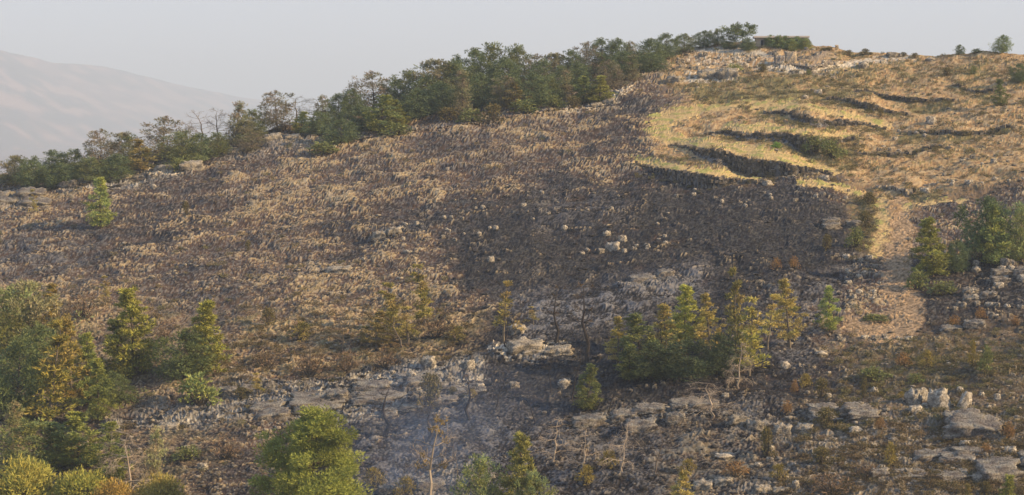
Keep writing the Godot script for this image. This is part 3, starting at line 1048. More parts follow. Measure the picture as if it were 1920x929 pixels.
func rocks() -> void:
	var lm := matte("limestone", 0.95)
	lm.uv1_triplanar = true
	lm.uv1_world_triplanar = true
	lm.uv1_scale = Vector3(0.45, 0.7, 0.45)
	var fn := FastNoiseLite.new()
	noise(fn, 31, 0.022, 5)
	var ramp := Gradient.new()
	ramp.offsets = PackedFloat32Array([0.0, 0.38, 0.6, 1.0])
	ramp.colors = PackedColorArray([Color(0.42, 0.41, 0.40), Color(0.74, 0.73, 0.71), Color(0.95, 0.94, 0.92), Color(1, 1, 1)])
	var tx := NoiseTexture2D.new()
	tx.width = 512
	tx.height = 512
	tx.seamless = true
	tx.noise = fn
	tx.color_ramp = ramp
	lm.albedo_texture = tx
	var nt := NoiseTexture2D.new()
	nt.width = 512
	nt.height = 512
	nt.seamless = true
	nt.as_normal_map = true
	nt.bump_strength = 10.0
	nt.noise = fn
	lm.normal_enabled = true
	lm.normal_texture = nt
	var pale := Color(0.52, 0.48, 0.42)
	var mid := Color(0.13, 0.122, 0.118)
	for k in 4:
		rock_kinds.append(rock_mesh(100 + k, Vector3(1, 1, 1), 7, 0.42, 0.0, pale, mid, lm, 0.5))
	for k in 2:
		rock_kinds.append(rock_mesh(110 + k, Vector3(1, 1, 1), 7, 0.45, 0.0, pale * 0.62, mid * 0.6, lm, 0.55))
	for k in 3:   # 6..8 grey blocks of a bed
		rock_kinds.append(rock_mesh(120 + k, Vector3(1, 1, 1), 9, 0.34, 0.10, Color(0.27, 0.255, 0.235), Color(0.095, 0.08, 0.08), lm, 0.85))
	for k in 3:   # 9..11 pale blocks
		rock_kinds.append(rock_mesh(130 + k, Vector3(1, 1, 1), 9, 0.34, 0.08, Color(0.42, 0.38, 0.32), Color(0.15, 0.14, 0.13), lm, 0.85))
	# the named boulders and ledges
	var B := [
		[1758, 765, 38, 46, "tallest white boulder of the cluster above the long grey ledge", 1],
		[1731, 752, 26, 30, "rounded pale boulder beside the tallest white one", 0],
		[1712, 763, 30, 34, "low pale boulder at the downhill edge of the boulder cluster", 2],
		[1806, 770, 26, 44, "leaning pale boulder standing apart above the long grey ledge", 3],
		[1768, 768, 34, 30, "shaded boulder leaning against the tallest white one", 0],
		[1717, 780, 28, 18, "small boulder at the foot of the white cluster", 1],
		[1640, 735, 14, 16, "single white boulder among green scrub uphill of the white cluster", 2],
		[1870, 745, 14, 14, "small round pale boulder beside rusty scrub above the long ledge", 0],
		[1895, 850, 24, 20, "small pale boulder above the lower grey slab", 1],
		[1812, 835, 24, 14, "small pale boulder between two grey ledges", 2],
		[1838, 905, 32, 24, "grey boulder standing before the dark gap between the lowest slabs", 4],
		[1540, 665, 26, 12, "pale flat boulder beside the stone edged turning place", 2],
		[1472, 690, 20, 16, "tan boulder in the dark ground beyond the cluster of ochre pines", 3],
		[1150, 462, 28, 22, "largest white boulder of the heap in the middle of the black ground", 1],
		[1138, 445, 16, 12, "flat white boulder on top of the heap in the black ground", 2],
		[1166, 452, 18, 14, "small pale boulder on the uphill side of the heap in the black ground", 0],
		[1128, 468, 14, 12, "dark boulder at the downhill side of the heap in the black ground", 4],
		[920, 496, 12, 14, "lone white boulder on the dark slope above the ochre saplings", 1],
		[765, 475, 18, 9, "long white boulder at the foot of the string of white stones", 2],
		[1060, 428, 12, 10, "small bright boulder uphill of the heap in the black ground", 3],
		[968, 620, 34, 18, "pale boulder in grey ash above the white ledge", 2],
		[1415, 805, 36, 26, "grey cracked boulder in the black ground beside the fallen dead tree", 4],
		[1385, 800, 40, 20, "grey low boulder downhill of the fallen dead tree", 5],
		[1604, 820, 30, 16, "rounded brown boulder below the ochre reed clump", 3],
		[316, 806, 52, 20, "pale tan boulder on the burnt ledge below the ochre pines", 9],
		[380, 880, 22, 16, "small pale boulder beside the dead grey tree", 0],
		[1620, 125, 20, 14, "tilted white boulder in the scrub right under the hilltop track", 2],
		[1655, 120, 12, 10, "small white boulder next to the tilted one under the track", 1],
		[1535, 178, 16, 12, "rounded white boulder in the scrub above the top terrace", 1],
		[1510, 182, 14, 8, "flat white boulder in the scrub above the top terrace", 2],
		[1745, 235, 22, 16, "pale boulder beside the grey rubble on the unburnt grass", 0],
		[1735, 362, 18, 12, "pale boulder above the head of the brown path", 1],
		[1745, 110, 20, 8, "flat pale boulder on the skyline grass", 2],
		[1675, 108, 28, 10, "low grey boulder breaking the grassy skyline", 4],
		[287, 355, 12, 9, "small tan boulder below the pale ledge of the low ridge", 3],
		[805, 690, 26, 18, "pale boulder between burnt trunks on the layered bank", 1],
		[880, 690, 24, 20, "white cracked boulder at the upper edge of the layered bank", 0],
		[770, 712, 20, 12, "tan boulder under the olive bush on the layered bank", 3],
		[965, 730, 20, 12, "grey boulder in the smoky hollow", 4],
		[1060, 725, 26, 18, "pale boulder at the foot of the thin black trunk", 2],
		[1545, 340, 20, 12, "pale boulder at the end of the widest terrace", 1],
		[1360, 850, 44, 10, "long pale boulder lying across the ashy ground", 2],
		[1440, 345, 20, 10, "white broken boulder at the downhill end of the lowest terrace", 0],
	]
	for b in B:
		boulder(b[0], b[1], b[2], b[3], b[4], "boulders on the hillside", b[5], 999.0, -0.45 if b[0] == 1806 else 0.0)
	var L := [
		[1860, 815, 190, 42, "long thick grey limestone ledge below the white boulder cluster", 6, 0.05],
		[1900, 900, 150, 46, "lowest grey limestone ledge with a smooth rounded top", 8, 0.1],
		[1770, 868, 130, 26, "grey ledge with a pitted top between the long ledge and the lowest one", 7, 0.06],
		[1690, 915, 130, 26, "low brown grey ledge under dry grass downhill of the reed clump", 6, 0.04],
		[1565, 790, 110, 30, "broken grey ledge with grass on top, uphill of the rounded brown boulder", 7, -0.1],
		[1480, 805, 60, 16, "thin pale ledge in the black ground beside the cracked boulder", 10, 0.0],
		[1330, 918, 70, 14, "thin white ledge low down on the ashy ground", 10, 0.1],
		[1440, 925, 60, 12, "flat pale ledge with dry grass beside the thin white ledge", 9, 0.0],
		[1572, 428, 62, 22, "smooth grey slab lying in the black ground beside the brown path", 8, 0.15],
		[1000, 655, 120, 16, "white flat ledge above the smoky hollow", 9, 0.1],
		[980, 668, 130, 14, "lower step of the white ledge above the smoky hollow", 10, 0.08],
		[700, 745, 190, 26, "long layered grey ledge across the burnt bank", 6, 0.14],
		[560, 775, 200, 30, "broad blackened ledge below the small ochre sapling", 7, 0.16],
		[440, 735, 70, 14, "grey ledge beside the small ochre sapling", 8, 0.1],
		[780, 770, 150, 22, "lowest layered ledge of the burnt bank", 7, 0.16],
		[1130, 795, 120, 18, "thin layered ledge with pale rim under the pine cluster", 6, 0.16],
		[1240, 778, 110, 20, "layered ledge running up to the fallen dead tree", 7, 0.16],
		[1190, 815, 140, 18, "second step of the layered ledge under the pine cluster", 6, 0.12],
		[760, 925, 120, 16, "flat ashy ledge at the lower edge of the smoke", 8, 0.1],
		[860, 905, 100, 14, "flat ashy ledge beside the pale sparse tree", 6, 0.1],
		[20, 385, 110, 30, "layered grey ledge at the low end of the ridge", 6, 0.02],
		[140, 352, 60, 22, "pale rounded ledge behind the lone pine with a bare stem", 8, 0.2],
		[235, 338, 70, 20, "grey ledge in the shade of the ridge trees", 6, 0.15],
		[325, 322, 80, 16, "bright pale ledge at the edge of the ridge trees", 9, 0.15],
		[520, 265, 60, 12, "pale ledge under the ridge trees above the stubble", 10, 0.15],
		[1085, 205, 46, 10, "white flat ledge at the upper edge of the burnt slope", 9, 0.12],
		[1125, 192, 40, 10, "white ledge under the bright pine at the top of the burnt slope", 10, 0.12],
		[1340, 145, 70, 18, "bright rock ledge below the hilltop rubble", 9, 0.05],
		[1270, 152, 50, 14, "grey and white ledge at the upper corner of the burnt slope", 10, 0.05],
		[1890, 530, 70, 26, "row of grey rock below the dark pines", 6, 0.1],
		[1830, 560, 60, 20, "broken grey ledge downhill of the bright cone pine", 7, 0.1],
		[1800, 620, 80, 14, "low grey ledge below the dark pines", 8, 0.1],
		[1225, 525, 90, 14, "ash grey ledge in the black ground above the pine cluster", 7, 0.2],
		[720, 445, 50, 12, "pale tan ledge among stubble in the middle of the burnt slope", 9, 0.15],
		[600, 512, 90, 12, "straw coloured ledge low on the burnt slope", 9, 0.12],
	]
	for b in L:
		ledge(b[0], b[1], b[2], b[3], b[4], b[5] >= 9, b[6])
	# countable stones
	var S := [
		[690, 430, 300, 60, 46, 6, 11, "small white stone strewn across the dark middle slope", "white stones strewn on the middle slope"],
		[1125, 408, 130, 8, 16, 5, 8, "small white stone of the broken row crossing the black ground", "row of white stones"],
		[1170, 455, 90, 26, 18, 6, 11, "small stone tumbled round the heap in the black ground", "stones round the heap"],
		[1640, 638, 70, 4, 26, 8, 13, "pale stone set along the edge of the turning place", "edging stones of the turning place"],
		[1620, 520, 34, 50, 30, 8, 15, "grey stone of the rubble bank beside the brown path", "rubble beside the path"],
		[1860, 550, 80, 50, 34, 10, 24, "grey stone of the rubble below the dark pines", "rubble below the dark pines"],
		[1850, 320, 100, 32, 40, 6, 13, "grey stone of the rubble field on the upper grass", "upper rubble field"],
		[1370, 118, 100, 16, 60, 5, 10, "tan stone of the rubble face below the hilltop road", "hilltop rubble"],
		[1540, 108, 50, 16, 16, 5, 9, "pale stone scattered below the hilltop house", "stones below the house"],
		[1420, 372, 220, 22, 34, 5, 9, "small pale stone in the black ground under the terraces", "stones under the terraces"],
		[1700, 265, 60, 24, 16, 6, 11, "pale stone lying in the upper dry grass", "stones in the upper grass"],
		[820, 735, 120, 34, 24, 8, 16, "pale stone on the layered burnt bank", "stones on the layered bank"],
		[1640, 800, 280, 120, 60, 7, 17, "grey stone among the lower scrub", "stones among the lower scrub"],
	]
	for s in S:
		rng.seed = hash(s[7])
		for k in int(s[4] * 0.68):
			rng.seed = hash(s[7]) + k * 31
			var ax := rnd(-1, 1)
			var ay := rnd(-1, 1)
			var wp := rnd(s[5], s[6])
			var nice: float = s[0] + ax * s[2]
			var yy: float = s[1] + ay * s[3]
			if s[0] == 690:
				nice = 830.0 + ax * 190.0
				yy = 430.0 - ax * 45.0 + ay * 26.0
			boulder(nice, yy, wp, wp * rnd(0.55, 0.9), s[7], s[8], rng.randi_range(0, 5), 999.0, 0.0, "stone", "stone")

# ------------------------------------------------------------------ trees
func ordinal(n: int) -> String:
	var t := ["first", "second", "third", "fourth", "fifth", "sixth", "seventh", "eighth", "ninth", "tenth", "eleventh", "twelfth", "thirteenth", "fourteenth", "fifteenth", "sixteenth", "seventeenth", "eighteenth", "nineteenth", "twentieth"]
	return t[n - 1] if n <= 20 else ("twenty-" + t[n - 21] if n < 30 else "%dth" % n)

func trees() -> void:
	var look := {
		"round_a": "dark green bushy pine", "round_b": "mid green bushy pine", "round_c": "green pine with browned needles", "brown_a": "scorched brown pine", "brown_b": "ragged scorched pine",
		"bare_a": "leafless grey tree", "bare_b": "thin leafless tree", "cone_a": "bright yellow green pine", "cone_b": "bright green pine", "cone_c": "dark conical pine", "bush_green": "low green bush", "bush_olive": "low olive bush",
		"ochre_b": "ochre tinged pine",
	}
	# along the skyline of the ridge, from its low end uphill: kind, x, foot row, height, width
	var R := [
		["round_c", 22, 348, 56, 58], ["round_a", 98, 335, 50, 62], ["round_b", 140, 332, 52, 58], ["brown_a", 190, 326, 74, 72], ["round_c", 232, 318, 70, 60], ["brown_a", 305, 298, 74, 84],
		["bare_a", 350, 285, 66, 44], ["bare_b", 376, 278, 78, 46], ["bare_a", 405, 272, 76, 42], ["brown_b", 440, 266, 76, 74], ["round_b", 478, 256, 52, 50], ["brown_a", 520, 246, 68, 72],
		["bare_a", 556, 238, 64, 52], ["bare_b", 582, 234, 56, 44], ["brown_b", 606, 232, 52, 44], ["round_a", 634, 226, 48, 50], ["round_a", 664, 222, 50, 46], ["brown_a", 700, 212, 72, 82],
		["round_a", 740, 206, 60, 54], ["round_b", 772, 202, 68, 66], ["round_c", 812, 196, 84, 92], ["round_b", 852, 190, 66, 60], ["round_a", 888, 172, 76, 64], ["round_b", 930, 166, 82, 74],
		["round_b", 968, 164, 78, 56], ["brown_a", 1004, 160, 58, 60], ["round_c", 1040, 155, 58, 58], ["round_a", 1068, 150, 54, 52], ["brown_a", 1096, 146, 60, 52], ["round_a", 1130, 138, 60, 52],
		["round_a", 1160, 134, 58, 54], ["brown_b", 1184, 130, 52, 46], ["round_a", 1214, 124, 52, 60], ["round_a", 1248, 110, 44, 46], ["round_b", 1284, 96, 32, 44], ["round_a", 1318, 90, 30, 40], ["round_b", 1345, 88, 30, 30],
	]
	for i in R.size():
		var t: Array = R[i]
		plant(t[0], "leafless_tree" if (t[0] as String).begins_with("bare") else "pine_tree", t[1], t[2], t[3] * (0.85 if (t[0] as String).begins_with("bare") else 1.08), t[4] * 1.3, "%s, %s from the low end of the ridge skyline" % [look[t[0]], ordinal(i + 1)], "tree", "trees along the ridge skyline")
	# the row in front of the skyline trees
	var Q := [
		["round_a", 60, 352, 46, 60], ["round_a", 112, 350, 44, 58], ["round_b", 168, 342, 42, 50], ["ochre_b", 266, 322, 62, 54], ["round_a", 216, 336, 46, 60], ["round_b", 340, 312, 62, 66], ["round_a", 375, 300, 50, 50], ["round_b", 410, 290, 42, 44],
		["round_c", 460, 268, 44, 52], ["cone_b", 563, 248, 42, 40], ["round_a", 596, 252, 40, 54], ["round_a", 640, 270, 44, 70], ["cone_b", 712, 250, 70, 66], ["cone_a", 746, 236, 50, 44], ["round_a", 672, 244, 50, 56],
		["round_a", 780, 226, 54, 60], ["round_a", 830, 216, 56, 66], ["brown_b", 868, 218, 82, 60], ["round_a", 906, 200, 60, 60], ["brown_a", 944, 200, 56, 60], ["ochre_b", 968, 204, 52, 40], ["round_a", 998, 198, 62, 60], ["round_b", 1030, 192, 52, 52],
		["brown_b", 1060, 186, 54, 50], ["cone_b", 1094, 190, 52, 44], ["cone_a", 1122, 188, 50, 46], ["brown_a", 1150, 168, 52, 52], ["brown_b", 1186, 152, 46, 46], ["round_a", 1222, 134, 34, 50], ["round_a", 1080, 172, 52, 50], ["round_a", 1165, 150, 50, 54],
		["round_a", 860, 186, 70, 60], ["round_a", 800, 206, 66, 60], ["round_a", 950, 180, 66, 66], ["round_a", 1020, 176, 60, 60], ["brown_a", 470, 282, 34, 60], ["bush_green", 610, 288, 26, 60], ["bush_green", 880, 226, 26, 50], ["bush_olive", 925, 226, 36, 46], ["bush_green", 985, 214, 28, 60],
		["bush_green", 1040, 206, 26, 50], ["bush_olive", 1075, 202, 24, 36], ["bush_green", 330, 318, 22, 40], ["bush_green", 745, 256, 24, 60], ["bush_olive", 840, 228, 24, 50],
	]
	Q.sort_custom(func(a, b): return a[1] < b[1])
	for i in Q.size():
		var t: Array = Q[i]
		var bu := (t[0] as String).begins_with("bush")
		plant(t[0], "bush" if bu else "pine_tree", t[1], t[2], t[3] * 1.08, t[4] * 1.35, "%s, %s from the low end of the row before the skyline" % [look[t[0]], ordinal(i + 1)], "bush" if bu else "tree", "row in front of the skyline trees", Color(1.0, 1.0, 1.0), 0.2)
	# the hilltop and the unburnt grass
	plant("umbrella", "pine_tree", 1394, 90, 48, 78, "dark flat crowned pine overtopping the hilltop house", "tree")
	plant("round_a", "bush", 1368, 92, 26, 40, "dark round bush under the flat crowned pine", "bush")
	plant("round_a", "bush", 1402, 94, 24, 40, "dark bush between flat crowned pine and house", "bush")
	for k in 6:
		plant(["round_a", "round_b"][k % 2], "hedge_bush", 1446 + k * 13, 90, 23 + (k * 7) % 5, 30, "green bush of the hedge hiding the hilltop house", "bush", "hedge before the hilltop house", Color(1.5, 1.5, 1.35))
	plant("round_b", "bush", 1514, 88, 18, 18, "bush at the open end of the hedge by the white porch post", "bush")
	plant("round_a", "bush", 1880, 100, 34, 40, "round blue green bush alone on the grassy skyline", "bush", "", Color(1.3, 1.5, 1.6))
	plant("round_a", "bush", 1800, 104, 20, 20, "small dark tree alone on the grassy skyline", "tree")
	plant("bush_green", "bush", 1834, 104, 10, 30, "low dark bush on the skyline between the two round bushes", "bush")
	plant("cone_c", "conifer", 1876, 200, 54, 34, "slim dark conifer standing over a low grey wall on the upper grass", "tree")
	plant("round_a", "bush", 1910, 158, 36, 44, "dark bush on the upper grass uphill of the slim conifer", "bush")
	plant("bush_green", "bush", 1828, 138, 16, 22, "small dark bush in the tan grass under the skyline", "bush")
	plant("bush_olive", "bush", 1776, 142, 16, 28, "green bush in the tan grass downhill of the small skyline tree", "bush")
	plant("bush_green", "bush", 1378, 132, 18, 40, "grey green bush in the hilltop rubble", "bush", "", Color(1.5, 1.5, 2.0))
	plant("bush_olive", "bush", 1428, 138, 16, 26, "yellowish bush at the foot of the hilltop rubble", "bush")
	plant("bush_green", "bush", 1516, 140, 12, 14, "small dark bush before the pale wall by the track", "bush")
	plant("bush_green", "bush", 1455, 278, 14, 30, "bright green bush at the foot of the third terrace wall", "bush", "", Color(0.9, 1.5, 0.9))
	for k in 8:
		rng.seed = 900 + k
		plant("bush_olive", "sapling", 1540 + k * 25.0 + rnd(-10, 10), 99 + k * 1.4, rnd(6, 15), rnd(14, 30), "tiny olive sapling on the crest between house and grassy skyline", "sapling", "saplings on the crest")
	# lone trees on the burnt slope
	plant("cone_b", "pine_tree", 187, 425, 100, 66, "lone green pine with a bare blackened stem on the burnt slope", "tree", "", Color(1.3, 1.25, 1.1))
	plant("ochre_c", "sapling", 62, 408, 60, 30, "slim olive sapling before the ledge at the low end of the ridge", "sapling")
	plant("bush_olive", "bush", 348, 412, 28, 20, "small green bush alone in the stubble", "bush")
	plant("bush_olive", "bush", 466, 470, 22, 18, "small olive sprout alone among stubble in the middle slope", "bush")
	# the pines beside the path
	plant("cone_a", "pine_tree", 1750, 522, 116, 84, "bright yellow green pine on the uphill edge of the brown path", "tree")
	plant("round_a", "pine_tree", 1842, 492, 118, 116, "large dark green pine behind the bright one by the path", "tree", "", Color(0.9, 0.95, 0.9))
	plant("cone_c", "pine_tree", 1862, 500, 118, 70, "tall dark pine rising from the large dark one", "tree", "", Color(1.5, 1.5, 1.0))
	plant("round_b", "pine_tree", 1912, 492, 112, 80, "olive green pine cut by the picture edge beside the large dark pine", "tree", "", Color(1.4, 1.3, 1.0))
	plant("round_a", "bush", 1795, 510, 60, 60, "dark bush between bright pine and large dark pine", "bush")
	plant("cone_b", "pine_tree", 1557, 625, 92, 50, "small bright green pine alone beside the turning place", "tree", "", Color(1.15, 1.25, 1.0))
	# the cluster in the middle
	var C := [
		["ochre_a", 1382, 690, 196, 66, "tallest ochre pine of the middle cluster", 0.85], ["ochre_a", 1406, 700, 150, 74, "broad ochre pine before the tallest one of the middle cluster", 1.15], ["ochre_b", 1482, 650, 134, 62, "ochre pine at the uphill end of the middle cluster", 1.3],
		["cone_a", 1284, 655, 122, 66, "yellow green pine with a sharp top in the middle cluster", 1.3], ["ochre_b", 1332, 665, 118, 54, "ochre pine between the sharp topped and the tallest pine", 1.3], ["ochre_c", 1440, 660, 116, 56, "thin ochre pine behind the broad one of the middle cluster", 1.25],
		["ochre_b", 1246, 685, 116, 70, "green pine with yellow tips in the downhill half of the cluster", 1.3], ["cone_c", 1204, 700, 112, 84, "dark green pine at the downhill end of the middle cluster", 1.0], ["ochre_b", 1158, 690, 98, 50, "small ochre topped pine at the foot of the middle cluster", 1.3],
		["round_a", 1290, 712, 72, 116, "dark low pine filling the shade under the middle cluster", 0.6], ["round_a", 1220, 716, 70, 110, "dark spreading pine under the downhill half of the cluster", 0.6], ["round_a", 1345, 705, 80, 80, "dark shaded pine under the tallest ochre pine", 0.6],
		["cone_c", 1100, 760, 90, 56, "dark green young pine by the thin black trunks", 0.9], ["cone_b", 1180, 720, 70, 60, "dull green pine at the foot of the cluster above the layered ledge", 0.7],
	]
	for t in C:
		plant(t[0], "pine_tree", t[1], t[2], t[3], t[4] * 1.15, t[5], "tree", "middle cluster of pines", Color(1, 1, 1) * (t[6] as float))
	# the ochre saplings on the dark slope
	var O := [
		["ochre_a", 798, 615, 118, 46, "tall ochre sapling beside two others on the dark slope"], ["ochre_a", 738, 640, 118, 54, "broad ochre sapling with twin tops on the dark slope"], ["ochre_b", 704, 655, 72, 46, "low bright ochre sapling at the foot of the broad one"],
		["ochre_c", 944, 640, 128, 42, "lone thin ochre sapling with a burnt stem"], ["ochre_c", 765, 650, 80, 40, "small sparse sapling between the tall and the broad ochre ones"], ["ochre_c", 480, 742, 50, 28, "small ochre sapling beside the grey ledge"], ["ochre_c", 1000, 610, 40, 22, "tiny ochre sapling uphill of the white ledge"],
		["ochre_c", 196, 580, 60, 24, "slim ochre sapling uphill of the tall yellow green pine"],
	]
	for t in O:
		plant(t[0], "sapling", t[1], t[2], t[3], t[4] * 1.6, t[5], "sapling", "ochre saplings", Color(1.0, 0.97, 0.95))
	# the grove at the low end of the slope
	var G := [
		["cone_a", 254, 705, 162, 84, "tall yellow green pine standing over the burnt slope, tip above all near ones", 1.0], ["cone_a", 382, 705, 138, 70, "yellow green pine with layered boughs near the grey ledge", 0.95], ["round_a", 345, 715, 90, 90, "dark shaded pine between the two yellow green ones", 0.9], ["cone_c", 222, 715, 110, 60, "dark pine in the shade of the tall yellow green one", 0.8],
		["bush_green", 376, 760, 62, 80, "round low green pine bush on the burnt bank", 1.3], ["round_c", 62, 650, 130, 100, "green and ochre pine at the uphill end of the grove", 1.2], ["round_b", 12, 660, 120, 70, "dull green pine cut by the picture edge, uphill", 1.0], ["ochre_b", 100, 640, 110, 50, "ochre pine top at the uphill end of the grove", 0.9],
		["ochre_a", 92, 800, 200, 92, "tall rusty ochre pine in front of the dark grove", 0.85], ["ochre_b", 130, 770, 170, 70, "ochre pine leaning to the tall rusty one", 1.0], ["cone_b", 165, 760, 130, 56, "green topped pine behind the ochre ones in the grove", 1.1], ["cone_b", 184, 790, 120, 50, "slim green pine at the edge of the grove by the burnt bank", 1.0],
		["round_a", 30, 790, 150, 100, "dark green pine deep in the grove", 0.9], ["round_a", 75, 720, 110, 90, "dark pine behind the tall rusty one", 0.9], ["round_b", 4, 740, 70, 40, "yellowish pine bough at the picture edge of the grove", 1.9], ["round_a", 210, 760, 60, 70, "dark low pine under the slim green one", 0.8],
		["brown_b", 32, 850, 90, 60, "brownish pine before the dark grove", 1.1], ["cone_b", 150, 885, 110, 86, "green pine with pale tips before the burnt bank", 0.95], ["round_b", 62, 890, 100, 124, "wide green pine before the tall rusty one", 1.1], ["cone_c", 108, 880, 80, 70, "dull green pine between the wide one and the pale tipped one", 1.2],
		["cone_b", 205, 905, 120, 70, "olive pine behind the dead grey tree", 0.9], ["brown_b", 285, 920, 120, 70, "half dead olive pine beside the dead grey tree", 1.3],
	]
	for t in G:
		plant(t[0], "bush" if t[0] == "bush_green" else "pine_tree", t[1], t[2], t[3] * 1.06, t[4] * 1.4, t[5], "bush" if t[0] == "bush_green" else "tree", "grove at the low end of the slope", Color(1.1, 1.06, 0.85) * (t[6] as float))
	plant("bush_lush", "bush", 40, 985, 140, 190, "bright yellow green bush filling the lower corner below the grove", "bush", "near yellow green bushes")
	plant("bush_lush", "bush", 150, 990, 118, 150, "yellow green bush next to the corner one, below the pale tipped pine", "bush", "near yellow green bushes", Color(0.9, 0.95, 0.9))
	plant("bush_lush", "bush", 300, 985, 105, 130, "olive bush to the uphill side of the dead grey tree foot", "bush", "near yellow green bushes", Color(0.95, 0.85, 0.9))
	plant("bush_lush", "bush", 215, 1000, 105, 120, "brownish bush hiding the foot of the dead grey tree", "bush", "near yellow green bushes", Color(1.05, 0.8, 0.9))
	plant("pale_bare", "leafless_tree", 240, 950, 160, 110, "dead grey tree with fine twigs among the near bushes", "tree")
	# nearest trees
	plant("great", "pine_tree", 580, 1015, 258, 300, "great bushy yellow green pine, largest and nearest of all", "tree", "", Color(0.92, 1.0, 0.9))
	plant("cone_a", "pine_tree", 966, 1000, 190, 96, "yellow green pine with a pointed top beside the smoke", "tree", "", Color(0.95, 0.9, 1.0))
	plant("round_b", "pine_tree", 900, 1005, 150, 100, "bushy green pine at the foot of the pointed one beside the smoke", "tree", "", Color(1.5, 1.35, 1.0))
	plant("round_b", "pine_tree", 1005, 1005, 120, 80, "bushy olive pine on the far side of the pointed one", "tree", "", Color(1.6, 1.35, 1.0))
	plant("ochre_b", "pine_tree", 1272, 1000, 126, 76, "ochre yellow pine top alone below the ashy ground", "tree", "", Color(1.2, 1.15, 1.0))
	plant("cone_a", "pine_tree", 1888, 1000, 114, 60, "yellow green pine top below the lowest grey ledge", "tree")
	plant("ochre_b", "pine_tree", 1820, 985, 78, 36, "small olive pine top beside the dark gap of the lowest ledges", "tree")
	# bare and burnt trees
	plant("sparse", "half_dead_tree", 806, 945, 168, 90, "pale stemmed tree with a few ochre tufts beside the smoke", "tree")
	var U := [
		["burnt_b", 1042, 650, 110, 56, "burnt tree with a thin brown crown above the white ledge"], ["burnt_b", 1102, 680, 150, 70, "burnt tree with the widest thin brown crown near the pine cluster"], ["burnt_a", 950, 650, 80, 30, "short black trunk by the pale ash patch"], ["burnt_a", 1072, 745, 110, 36, "thin black trunk above the smoky hollow"],
		["burnt_a", 1030, 740, 90, 30, "black leaning trunk deep in the smoky hollow"], ["burnt_a", 1140, 770, 70, 30, "short black trunk under the dark young pine"], ["burnt_a", 930, 770, 80, 40, "black bare tree at the edge of the smoky hollow"], ["burnt_a", 1000, 790, 80, 36, "black bare tree in the middle of the smoky hollow"],
		["pale_bare", 1038, 870, 90, 70, "pale drooping dead tree nearest to the pointed pine"], ["pale_bare", 1092, 885, 90, 64, "pale dead tree with hanging twigs, second beyond the pointed pine"], ["pale_bare", 1166, 890, 100, 74, "wide pale dead tree in the ashy ground"], ["bare_b", 1226, 890, 90, 50, "thin grey dead tree at the end of the dead row"],
		["pale_bare", 1332, 790, 76, 100, "tan dead tree with arching branches beside the cracked boulders"], ["pale_bare", 1388, 725, 90, 60, "pale bare stem under the broad ochre pine"], ["bare_a", 580, 690, 70, 60, "brown twiggy tree in the dry scrub"], ["bare_b", 640, 660, 70, 50, "thin brown tree at the uphill edge of the dry scrub"],
		["bare_b", 755, 660, 60, 60, "grey twigs under the ochre saplings"], ["bare_b", 860, 900, 90, 30, "slim grey dead stem in the smoke"], ["burnt_a", 1390, 730, 50, 24, "black leaning stem at the foot of the broad ochre pine"], ["bare_a", 120, 640, 80, 70, "brown leafless tree uphill of the grove"],
		["burnt_a", 1240, 690, 100, 30, "black stem standing before the dark pines of the cluster"], ["burnt_b", 880, 790, 90, 70, "dull brown burnt tree on the bank above the smoke"], ["burnt_b", 720, 820, 90, 90, "dark burnt tree behind the great pine"], ["burnt_b", 800, 830, 80, 80, "dark burnt tree uphill of the pale stemmed one"],
	]
	for t in U:
		plant(t[0], "burnt_tree" if (t[0] as String).begins_with("burnt") else "leafless_tree", t[1], t[2], t[3], t[4], t[5], "tree", "burnt and leafless trees")

